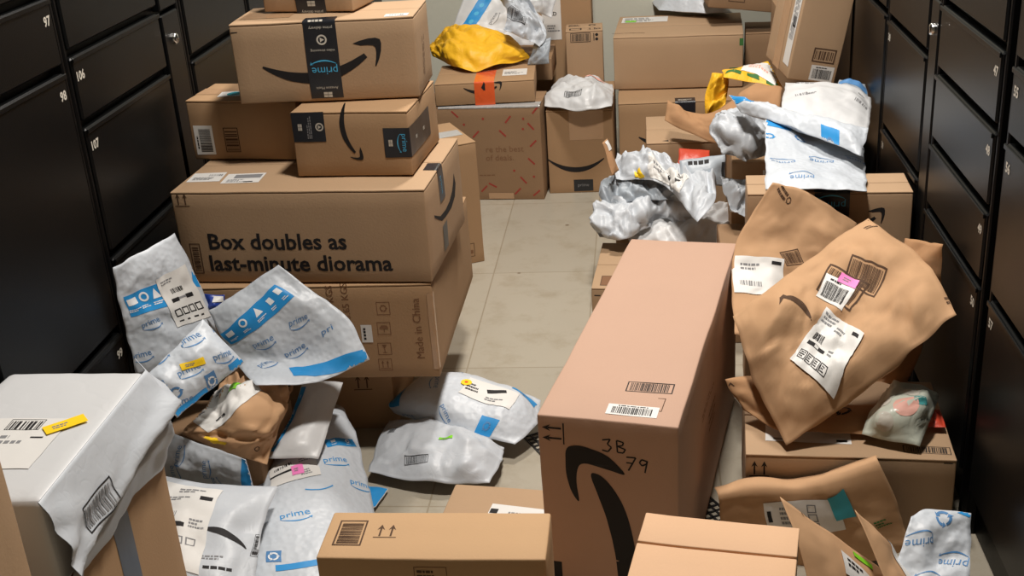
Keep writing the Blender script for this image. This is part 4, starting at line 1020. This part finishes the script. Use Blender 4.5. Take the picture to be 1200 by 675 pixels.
# ---- crumpled heap behind the huge long carton
carton('cardboard_box', 'small carton buried under the crumpled grey mailers at the centre rear', (-.085, 3.24, 0, -5, .24, .23, .26), 'board_brown', seed=46)
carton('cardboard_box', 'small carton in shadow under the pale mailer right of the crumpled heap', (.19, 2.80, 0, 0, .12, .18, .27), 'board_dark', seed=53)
carton('cardboard_box', 'small carton with a little arrow behind the crumpled mailers', (.01, 3.52, 0, 0, .30, .30, .335), 'board_tan', seed=47, seam='x', prints=[('T', .06, .02, 0, [D(poly([(-.012, 0), (.008, -.008), (.008, .008)]), 'ink_black')])])
mailer('poly_mailer', 'pale mailer lowest of the crumpled heap, at the far end of the huge carton',
       [[(-0.043, 3.086, 0.172), (0.102, 3.043, 0.175), (0.246, 3.047, 0.175)], [(-0.043, 3.145, 0.190), (0.104, 3.096, 0.200), (0.268, 3.151, 0.200)], [(0.048, 3.242, 0.190), (0.171, 3.242, 0.200), (0.298, 3.332, 0.190)]],
       'poly_white', T=0.014, wr=.011, seed=15, folds=30, under=.2, crump=.9, cell=.005)
mailer('poly_mailer', 'grey crumpled mailer hanging over the low carton at the left of the crumpled heap',
       [[(-0.129, 3.104, 0.190), (-0.056, 3.048, 0.200), (0.034, 3.142, 0.210), (0.139, 3.127, 0.210)], [(-0.154, 3.156, 0.215), (-0.065, 3.096, 0.245), (0.035, 3.151, 0.250), (0.135, 3.150, 0.240)], [(-0.146, 3.227, 0.225), (-0.075, 3.182, 0.260), (0.032, 3.239, 0.260), (0.119, 3.238, 0.250)]],
       'poly_grey', T=0.016, wr=.011, seed=16, folds=46, wscale=.5, hem=.01, under=.3, crump=1, cell=.0045)
mailer('poly_mailer', 'dull grey mailer with a dark tab in the middle of the crumpled heap',
       [[(-0.103, 3.128, 0.265), (-0.007, 3.149, 0.280), (0.106, 3.126, 0.280)], [(-0.128, 3.189, 0.285), (-0.024, 3.195, 0.300), (0.098, 3.170, 0.300)], [(-0.122, 3.318, 0.290), (-0.023, 3.272, 0.310), (0.100, 3.230, 0.310)]],
       'poly_dim', T=0.016, wr=.011, seed=51, folds=46, wscale=.5, hem=.01, under=.3, crump=1, cell=.0045, prints=[(0.185, 0.543, 70, [D(rect(-.012, -.009, .012, .009), 'ink_black'), D(rect(-.005, -.004, .005, .004), 'ink_pale', off=1)])])
mailer('poly_mailer', 'grey crumpled mailer with white label and yellow mark on top of the crumpled heap',
       [[(-0.081, 3.202, 0.330), (0.050, 3.131, 0.330), (0.137, 2.896, 0.300)], [(-0.086, 3.259, 0.350), (0.056, 3.160, 0.355), (0.185, 2.965, 0.335)], [(-0.078, 3.357, 0.355), (0.050, 3.254, 0.360), (0.194, 3.124, 0.355)]],
       'poly_grey', T=0.018, wr=.010, seed=17, folds=40, wscale=.6, hem=.012, under=.3, crump=.9, cell=.0045,
       parts=[('shipping_label', 0.494, 0.274, 1, [D(rect(-.075, -.030, .08, .028), 'label_white'), D(lines(.06, .02, 2, 4), 'ink_grey', -.03, .006, off=1), D(rect(-.006, -.006, .006, .006), 'ink_black', .0, -.01, off=1), D(lines(.03, .03, 3, 9), 'ink_black', .05, -.002, off=1)], None),
              ('sticker', 0.220, 0.095, 0, [D(poly([(-.018, -.008), (.0, -.012), (.016, -.004), (.006, .004), (.004, .014), (-.008, .004), (-.02, .006)]), 'sticker_yellow')], 'yellow mark')])
mailer('kraft_mailer', 'upright brown flap of a small torn carton left of the crumpled heap', [[(-0.086, 3.140, 0.356), (-0.068, 3.170, 0.361)], [(-0.113, 3.180, 0.441), (-0.100, 3.220, 0.439)]], 'kraft_shade', T=.012, wr=.002, seed=52,
       parts=[('shipping_label', .6, .82, 0, [D(rect(-.012, -.014, .012, .014), 'label_white')], None)])
mailer('poly_mailer', 'flat grey mailer with a row of dark printed characters, behind the crumpled heap',
       [[(0.105, 3.100, 0.341), (0.221, 3.100, 0.330)], [(0.098, 3.160, 0.388), (0.224, 3.160, 0.401)]], 'poly_dim', T=.015, wr=.003, seed=18,
       prints=[(.55, .78, 0, [D(lines(.09, .016, 1, 3, .9), 'ink_black')]), (.96, .4, 0, [D(rect(-.005, -.03, .004, .03), 'ink_black')])])
mailer('poly_mailer', 'small crumpled pale mailer just right of the crumpled heap',
       [[(0.225, 2.900, 0.334), (0.262, 2.900, 0.309)], [(0.206, 2.950, 0.368), (0.276, 2.950, 0.343)], [(0.199, 2.990, 0.395), (0.279, 2.990, 0.385)]], 'poly_grey', T=0.016, wr=.012, seed=19, crump=1, cell=.005, folds=30, hem=.01, wscale=.7)
mailer('plastic_packet', 'small orange-red packet behind the crumpled heap', [[(0.099, 3.340, 0.320), (0.188, 3.340, 0.318)], [(0.106, 3.400, 0.349), (0.196, 3.400, 0.340)]], 'plastic_red', T=.01, wr=.002, seed=20, catg='packet')
# ---- right rear heap
carton('cardboard_box', 'plain carton carrying the right-hand heap of white mailers', (.232, 3.02, 0, -2, .34, .42, .425), 'board_brown', seed=49, 
       parts=[('shipping_label', 'F', .1, .37, 0, [D(rect(-.02, -.03, .02, .03), 'label_white'), D(lines(.03, .02, 2, 2), 'ink_grey', off=1)], None)])
mailer('kraft_mailer', 'bent brown padded mailer lying across the cartons at the centre rear',
       [[(0.066, 3.500, 0.408), (0.148, 3.450, 0.374), (0.232, 3.420, 0.354), (0.327, 3.400, 0.378)], [(0.076, 3.560, 0.455), (0.127, 3.540, 0.427), (0.202, 3.500, 0.424), (0.287, 3.500, 0.476)]], 'kraft_shade', T=.03, wr=.006, seed=21, catg='mailer')
mailer('poly_mailer', 'crumpled yellow mailer standing at the left of the yellow pair', [[(0.191, 3.540, 0.389), (0.248, 3.550, 0.438)], [(0.192, 3.570, 0.461), (0.262, 3.580, 0.477)], [(0.213, 3.610, 0.520), (0.262, 3.610, 0.512)]], 'poly_yellow', T=.03, wr=.010, seed=22, crump=0.8, cell=.005, folds=24, hem=.01)
mailer('poly_mailer', 'yellow mailer with green marks and white label below the tilted carton', [[(0.241, 3.500, 0.532), (0.331, 3.500, 0.511), (0.412, 3.460, 0.502)], [(0.241, 3.580, 0.534), (0.304, 3.600, 0.539), (0.380, 3.600, 0.552)]], 'poly_yellow', T=.03, wr=.005, seed=23,
       prints=[(0.168, 0.358, -15, [D(rect(-.02, -.012, .022, .010), 'ink_green')]), (0.515, 0.249, -15, [D(rect(-.018, -.010, .018, .008), 'ink_green')]), (0.831, 0.105, -15, [D(rect(-.016, -.008, .016, .008), 'ink_green')])],
       parts=[('shipping_label', 0.729, 0.613, -30, [D(rect(-.05, -.04, .05, .045), 'label_white'), D(lines(.06, .03, 2, 4), 'ink_peach', off=1)], None)])
mailer('kraft_mailer', 'short shaded brown padded mailer under the yellow mailer with green marks', [[(0.277, 3.320, 0.499), (0.378, 3.280, 0.486)], [(0.276, 3.370, 0.515), (0.392, 3.330, 0.529)], [(0.329, 3.420, 0.533), (0.397, 3.380, 0.526)]], 'kraft_shade', T=.02, wr=.004, seed=24)
mailer('poly_mailer', 'round crumpled grey mailer at the left end of the right-hand heap', [[(0.211, 2.970, 0.464), (0.267, 2.960, 0.449), (0.318, 2.960, 0.461)], [(0.172, 2.990, 0.516), (0.248, 2.960, 0.516), (0.318, 2.970, 0.506)], [(0.190, 3.060, 0.535), (0.252, 3.070, 0.548), (0.326, 3.050, 0.535)]], 'poly_grey', T=0.035, wr=.009, seed=25, crump=1, cell=.005, folds=34, wscale=.7, hem=.01,
       prints=[(0.247, 0.621, -35, [D(lines(.04, .02, 2, 4), 'ink_grey')])])
mailer('padded_mailer', 'padded mailer with upside-down blue print on the lid behind the brown paper bags',
       [[(0.267, 2.520, 0.522), (0.376, 2.504, 0.522), (0.482, 2.495, 0.520)], [(0.284, 2.700, 0.546), (0.399, 2.700, 0.525), (0.513, 2.690, 0.504)], [(0.301, 2.860, 0.582), (0.419, 2.860, 0.552), (0.531, 2.820, 0.517)]], 'bubble_white', T=.02, wr=.006, seed=26,
       prints=[(0.183, 0.464, 0, [D(sc(prime(.0165), 1, 1), 'ink_navy', a=180)]), (0.560, 0.535, 0, [D(prime(.0165), 'ink_navy', a=180)]), (0.928, 0.663, 0, [D(prime(.0165), 'ink_navy', a=180)]), (0.364, 0.146, 0, [D(prime(.0165), 'ink_navy', a=180)]),
               (0.090, 1.003, -13, [D(rect(-.03, -.035, .045, .008), 'ink_blue')]), (0.355, 0.822, 0, [D(recycle(.014), 'ink_navy')]), (0.041, 0.786, 0, [D(recycle(.012), 'ink_blue')])])
mailer('padded_mailer', 'long narrow white and blue padded mailer under the smooth white mailer',
       [[(0.244, 2.920, 0.585), (0.360, 2.800, 0.576), (0.494, 2.660, 0.547)], [(0.220, 3.000, 0.611), (0.361, 2.900, 0.586), (0.529, 2.760, 0.582)]], 'bubble_white', T=.04, wr=.006, seed=27,
       prints=[(0.069, 0.717, -23, [D(rect(-.03, -.03, .035, .03), 'ink_blue')]), (0.753, -0.003, 2, [D(rect(-.028, -.03, .028, .03), 'ink_blue'), D(recycle(.01), 'ink_navy', off=1)])])
mailer('padded_mailer', 'blue-grey mailer peeping out behind the smooth white mailer at the right lockers', [[(0.498, 3.120, 0.567), (0.591, 3.080, 0.551)], [(0.529, 3.200, 0.590), (0.597, 3.200, 0.575)]], 'poly_dim', T=.03, wr=.005, seed=28,
       prints=[(.5, .6, 0, [D(rect(-.05, -.01, .05, .02), 'ink_navy')])])
mailer('padded_mailer', 'smooth white mailer with small grey print, under the foot of the tilted carton',
       [[(0.330, 2.840, 0.587), (0.436, 2.820, 0.570), (0.533, 2.800, 0.559)], [(0.351, 2.960, 0.606), (0.460, 2.940, 0.589), (0.560, 2.910, 0.572)], [(0.377, 3.120, 0.608), (0.494, 3.100, 0.600), (0.586, 3.050, 0.575)]], 'poly_white', T=.045, wr=.005, seed=29,
       prints=[(0.205, 0.431, 6, [D(barcode(.03, .016, 4, .003), 'ink_grey'), D(lines(.04, .01, 2, 3), 'ink_grey', .03, 0)]), (0.879, 0.516, -8, [D(barcode(.036, .014, 6, .003), 'ink_grey')]), (0.273, 0.771, -5, [D(lines(.07, .008, 1, 3), 'ink_grey')]), (0.890, 0.803, -10, [D(lines(.03, .01, 2, 3), 'ink_grey')])])
mailer('padded_mailer', 'puffy white padded mailer lying on the widest carton at the rear', [[(0.070, 4.689, 0.515), (0.209, 4.604, 0.515), (0.345, 4.572, 0.515)], [(0.023, 5.011, 0.520), (0.177, 5.074, 0.530), (0.310, 5.055, 0.520)]], 'bubble_white', T=.10, wr=.006, seed=30, under=.2)
# ---- left rear heap
mailer('poly_mailer', 'bright yellow mailer lying on the orange-taped carton', [[(-0.780, 4.353, 0.445), (-0.612, 4.128, 0.440), (-0.402, 4.256, 0.445)], [(-0.804, 4.435, 0.470), (-0.629, 4.237, 0.490), (-0.432, 4.273, 0.480)], [(-0.791, 4.540, 0.470), (-0.662, 4.545, 0.490), (-0.506, 4.513, 0.480)]], 'poly_yellow', T=.05, wr=.012, seed=31, crump=0.5, cell=.005, folds=24, under=.2)
mailer('padded_mailer', 'pale mailer with a slanting blue band leaning on the rear wall', [[(-0.768, 4.540, 0.422), (-0.594, 4.540, 0.408), (-0.414, 4.540, 0.407)], [(-0.670, 4.700, 0.653), (-0.501, 4.700, 0.645), (-0.333, 4.700, 0.637)]], 'poly_white', T=.02, wr=.006, seed=32,
       prints=[(0.225, 0.531, 79, [D(rect(-.2, -.026, .2, .026), 'ink_blue')] + [D(disc(0, 0, .01, 8), 'ink_cyan', k * .04, 0, off=1) for k in range(-4, 5)]), (0.449, 0.462, 74, [D(prime(.015), 'ink_grey')]), (0.840, 0.603, 60, [D(prime(.015), 'ink_grey')])])
mailer('poly_mailer', 'crumpled grey mailer with a slanted barcode above the yellow mailer', [[(-0.488, 4.220, 0.562), (-0.360, 4.200, 0.499)], [(-0.480, 4.270, 0.613), (-0.340, 4.250, 0.543)], [(-0.511, 4.320, 0.648), (-0.407, 4.320, 0.661)]], 'poly_grey', T=0.02, wr=.012, seed=33, crump=1, cell=.005, folds=30, hem=.01,
       prints=[(0.213, 0.320, -4, bar_print(.07, .035, 5))])
mailer('poly_mailer', 'small shiny grey mailer hanging at the right of the yellow mailer', [[(-0.412, 4.220, 0.429), (-0.333, 4.200, 0.436)], [(-0.382, 4.240, 0.504), (-0.322, 4.240, 0.520)]], 'poly_dim', T=.02, wr=.008, seed=34, crump=0.8, cell=.005, hem=.01)
mailer('poly_mailer', 'bright white mailer at the top of the left rear heap', [[(-0.432, 4.360, 0.612), (-0.326, 4.340, 0.568)], [(-0.439, 4.400, 0.667), (-0.297, 4.400, 0.661)]], 'poly_white', T=.03, wr=.010, seed=35, crump=0.8, cell=.005, hem=.01)
mailer('poly_mailer', 'white crumpled mailer lying on the curved-arrow carton at the rear wall', [[(-0.342, 4.031, 0.325), (-0.214, 3.964, 0.320), (-0.105, 3.976, 0.325)], [(-0.341, 4.114, 0.340), (-0.216, 4.057, 0.350), (-0.101, 4.078, 0.340)], [(-0.325, 4.331, 0.325), (-0.213, 4.332, 0.330), (-0.108, 4.310, 0.325)]], 'poly_white', T=0.025, wr=.010, seed=36, crump=0.7, cell=.005, folds=26, under=.15,
       prints=[(0.445, 0.192, -5, bar_print(.06, .03, 8))], parts=[('tape_strip', 0.651, 0.747, 0, [D(rect(-.05, -.008, .06, .008), 'ink_peach')], 'peach strip')])
# ---- brown paper bags on the right
mailer('paper_bag', 'brown paper bag with white label at its left, behind the largest paper bag',
       [[(0.182, 2.260, 0.290), (0.289, 2.260, 0.243), (0.414, 2.260, 0.190)], [(0.196, 2.450, 0.407), (0.322, 2.430, 0.376), (0.460, 2.420, 0.336)], [(0.281, 2.500, 0.544), (0.359, 2.500, 0.516), (0.464, 2.490, 0.445)]], 'kraft_paper', T=.035, wr=.007, seed=37, catg='paper bag', folds=22,
       prints=[(0.188, 0.955, -28, [D(lines(.05, .022, 2, 6), 'ink_brown'), D(recycle(.008), 'ink_brown', .03, 0)]), (0.448, 0.589, 31, bar_print(.045, .036, 7, 'ink_brown'))],
       parts=[('shipping_label', 0.216, 0.453, 5, [D(rect(-.06, -.06, .05, .035), 'label_white'), D(lines(.06, .02, 2, 7), 'ink_grey', -.01, .01, off=1), D(rect(-.01, -.004, .01, .004), 'ink_black', .035, .022, off=1), D(barcode(.05, .012, 6, .002), 'ink_grey', -.02, -.035, off=1)], None)])
mailer('paper_bag', 'brown paper bag behind the upper right corner of the largest paper bag',
       [[(0.428, 2.220, 0.130), (0.523, 2.220, 0.150)], [(0.508, 2.320, 0.280), (0.565, 2.192, 0.350)], [(0.544, 2.400, 0.444), (0.572, 2.175, 0.519)]], 'kraft_shade', T=.035, wr=.010, seed=38, catg='paper bag', folds=26)
mailer('paper_bag', 'largest brown paper bag, slanting across the others with pink sticker and big white label',
       [[(0.257, 1.947, 0.212), (0.424, 2.000, 0.311), (0.570, 2.049, 0.433)], [(0.202, 2.050, 0.294), (0.375, 2.130, 0.373), (0.538, 2.190, 0.482)], [(0.172, 2.140, 0.393), (0.311, 2.240, 0.455), (0.463, 2.360, 0.508)]], 'kraft_paper', T=.055, rise=.07, wr=.012, seed=39, catg='paper bag', folds=26, under=.35,
       prints=[(0.605, 0.649, -83, []), (0.594, 0.660, -66, bar_print(.098, .07, 3, 'ink_brown')), (0.721, 0.621, -63, bar_print(.085, .06, 5, 'ink_brown')),
               (0.298, 0.700, -61, [D(arc_strip(-.055, .045, -.016, lambda t: .001 + .006 * sin(pi * t)), 'ink_brown'), D(poly([(-.055, .0), (-.05, .012), (-.028, .012), (-.045, .006), (-.048, -.014)]), 'ink_brown')]),
               (0.956, 0.912, 0, [D(lines(.035, .012, 2, 4), 'ink_brown')]), (1.007, 0.130, 0, [D(lines(.02, .02, 2, 4), 'ink_brown')])],
       parts=[('barcode_label', 0.549, 0.655, -63, bar_label(.074, .058, 8), None), ('sticker', 0.640, 0.665, -62, sticker(.044, .022, 'sticker_pink'), 'pink sticker'),
              ('shipping_label', 0.374, 0.322, -67, ship_label(.122, .126, 6), None)])
mailer('paper_bag', 'folded brown paper bag poking out lower left of the largest paper bag', [[(0.187, 2.051, 0.225), (0.247, 1.995, 0.215), (0.307, 1.990, 0.225)], [(0.151, 2.085, 0.275), (0.221, 2.115, 0.270), (0.299, 2.132, 0.260)]], 'kraft_shade', T=.02, wr=.006, seed=40, catg='paper bag',
       prints=[(0.038, 0.752, 20, [D(text('M', .016), 'ink_brown')])])
mailer('kraft_mailer', 'flat brown mailer with recycling mark between the largest paper bag and the lidded carton', [[(0.284, 1.997, 0.210), (0.421, 1.986, 0.210)], [(0.309, 2.069, 0.225), (0.445, 2.074, 0.225)]], 'kraft_shade', T=.018, wr=.003, seed=41,
       prints=[(0.551, 0.653, -6, [D(recycle(.014), 'ink_black')])])
mailer('plastic_bag', 'clear plastic bag with pastel printed shapes on the wide carton by the right lockers', [[(0.400, 1.975, 0.215), (0.450, 1.950, 0.215), (0.497, 1.934, 0.215)], [(0.425, 2.021, 0.240), (0.479, 1.992, 0.245), (0.532, 2.002, 0.235)], [(0.472, 2.117, 0.235), (0.516, 2.093, 0.240), (0.566, 2.097, 0.230)]], 'poly_cream', T=.026, wr=.009, seed=42, crump=.7, catg='plastic bag', under=.2, folds=24,
       prints=[(0.539, 0.329, 20, [D(disc(0, 0, .016), 'ink_peach'), D(disc(.022, .008, .012), 'ink_teal'), D(disc(-.03, .018, .012), 'ink_pale'), D(disc(-.03, -.02, .014), 'ink_pale'), D(poly([(0, .03), (.02, .022), (.03, .04), (.01, .045)]), 'ink_pale')])])
mailer('plastic_packet', 'small red packet at the right end of the wide carton by the lockers', [[(0.527, 2.013, 0.210), (0.561, 2.010, 0.210)], [(0.539, 2.070, 0.215), (0.563, 2.069, 0.215)]], 'plastic_red', T=.012, wr=.003, seed=43, catg='packet')
mailer('kraft_mailer', 'large brown padded mailer with shaded label leaning on the front of the wide carton', 
       [[(0.143, 1.870, 0.017), (0.228, 1.870, -0.012), (0.322, 1.860, -0.013), (0.479, 1.860, 0.036)], [(0.128, 1.875, 0.114), (0.210, 1.875, 0.129), (0.294, 1.870, 0.133), (0.450, 1.870, 0.129)], [(0.124, 1.880, 0.148), (0.202, 1.880, 0.161), (0.287, 1.875, 0.166), (0.413, 1.875, 0.214)], [(0.123, 1.925, 0.134), (0.200, 1.925, 0.153), (0.290, 1.920, 0.158), (0.416, 1.910, 0.212)]], 'kraft_paper', T=.012, wr=.003, seed=44, folds=10, hem=.01,
       prints=[(0.898, 0.456, 20, [D(lines(.03, .022, 3, 5), 'ink_green')])],
       parts=[('shipping_label', 0.492, 0.574, 4, [D(rect(-.075, -.04, .065, .03), 'label_white'), D(rect(-.004, -.012, .004, .012), 'ink_black', -.066, .0, off=1), D(disc(0, 0, .001), 'ink_black')] + [D(frame(-.008, -.008, .008, .008, .002), 'ink_grey', .015, .012 - k * .019, off=1) for k in range(3)] + [D(lines(.03, .04, 4, 3), 'ink_grey', -.03, 0, off=1)], None),
              ('sticker', 0.698, 0.643, 12, [D(rect(-.018, -.024, .018, .024), 'sticker_teal')], 'teal sticker')])
mailer('kraft_mailer', 'brown padded mailer with green sticker, just right of the pale taped carton',
       [[(0.273, 1.540, 0.070), (0.429, 1.580, 0.003)], [(0.240, 1.630, 0.212), (0.404, 1.660, 0.087)], [(0.214, 1.690, 0.268), (0.400, 1.720, 0.098)]], 'kraft_paper', T=.015, wr=.003, seed=45,
       prints=[(0.225, 0.993, -5, [D(text('(3', .016), 'ink_black')])],
       parts=[('sticker', 0.753, 0.908, -9, [D(rect(-.018, -.007, .018, .007), 'sticker_green')], 'bright green sticker'), ('shipping_label', 0.597, 0.728, -12, [D(rect(-.03, -.03, .03, .012), 'label_white'), D(lines(.04, .02, 2, 5), 'ink_black', 0, -.004, off=1)], None)])
mailer('kraft_mailer', 'narrow brown mailer between the green-stickered mailer and the upside-down lettered white one',
       [[(0.394, 1.620, 0.118), (0.468, 1.660, 0.079)], [(0.345, 1.720, 0.222), (0.411, 1.760, 0.129)]], 'kraft_paper', T=.012, wr=.003, seed=46,
       parts=[('paper_sheet', 0.722, 0.540, -97, [D(rect(-.05, -.012, .06, .012), 'label_white')], 'white sheet')])
mailer('padded_mailer', 'white padded mailer with upside-down blue lettering at the foot of the right lockers',
       [[(0.413, 1.640, 0.076), (0.468, 1.640, 0.077), (0.524, 1.640, 0.083)], [(0.417, 1.700, 0.127), (0.483, 1.720, 0.113), (0.542, 1.720, 0.131)], [(0.446, 1.760, 0.179), (0.484, 1.780, 0.182), (0.552, 1.780, 0.173)]], 'bubble_white', T=.03, wr=.006, seed=47,
       prints=[(0.229, 0.736, 180, [D(prime(.0165), 'ink_navy')]), (0.784, 0.468, 165, [D(prime(.0165), 'ink_navy')]), (0.413, 0.278, 170, [D(prime(.0165), 'ink_navy')]), (0.669, 0.909, 20, [D(recycle(.014), 'ink_navy')]), (0.934, 1.011, -20, [D(rect(-.02, -.010, .02, .014), 'ink_blue')])])
# ---- perforated mat under the huge carton
def perforated_mat():
    mb = MB(); P0 = V((-.285, 2.33, 0)); a = V((.5, -.866, 0)); b = V((.866, .5, 0)); na, nb = 40, 14; st = .0165; w = .0045; h = .003
    def bar(p, q, n):
        vs = [p - n * w / 2, q - n * w / 2, q + n * w / 2, p + n * w / 2]; vs = [v + V((0, 0, .0004)) for v in vs] + [v + V((0, 0, h)) for v in vs]
        mb.add(vs, [(3, 2, 1, 0), (4, 5, 6, 7), (0, 1, 5, 4), (1, 2, 6, 5), (2, 3, 7, 6), (3, 0, 4, 7)], 'mesh_black', False)
    for i in range(na + 1): bar(P0 + a * i * st, P0 + a * i * st + b * nb * st, a)
    for j in range(nb + 1): bar(P0 + b * j * st, P0 + b * j * st + a * na * st, b)
    tag(mb.build('floor_mat', origin=P0), 'black perforated rubber mat under the huge long carton', 'mat')
perforated_mat()

mailer('paper_scrap', 'tiny crumpled white paper scrap on the floor by the rear cartons', [[(-0.679, 3.899, 0.020), (-0.627, 3.895, 0.020)], [(-0.685, 3.962, 0.030), (-0.641, 3.959, 0.030)]], 'poly_white', T=.03, wr=.008, seed=60, crump=1, catg='paper scrap', hem=.004)

# ------------------------------------------------------------ lamps and exposure
def lamp(name, x, y, z, sx, sy, power, col):
    l = bpy.data.lights.new(name, 'AREA'); l.shape = 'RECTANGLE'; l.size = sx; l.size_y = sy; l.energy = power; l.color = col
    o = bpy.data.objects.new(name, l); COL.objects.link(o); o.location = (x, y, z); return o
WARM = (1, .94, .87)
lamp('ceiling_lamp', 0, 1.9, 2.66, .24, .24, 56, WARM)
lamp('ceiling_lamp', -.12, 3.4, 2.66, .24, .24, 46, WARM)
w = bpy.data.worlds.new('world'); SC.world = w; w.use_nodes = True
w.node_tree.nodes['Background'].inputs[0].default_value = (.8, .85, .9, 1); w.node_tree.nodes['Background'].inputs[1].default_value = .05
vs = SC.view_settings; vs.view_transform = 'Standard'; vs.look = 'None'; vs.exposure = 0; vs.gamma = 1; vs.use_curve_mapping = False
SC.display_settings.display_device = 'sRGB'
for m in bpy.data.meshes:
    if not m.users: bpy.data.meshes.remove(m)
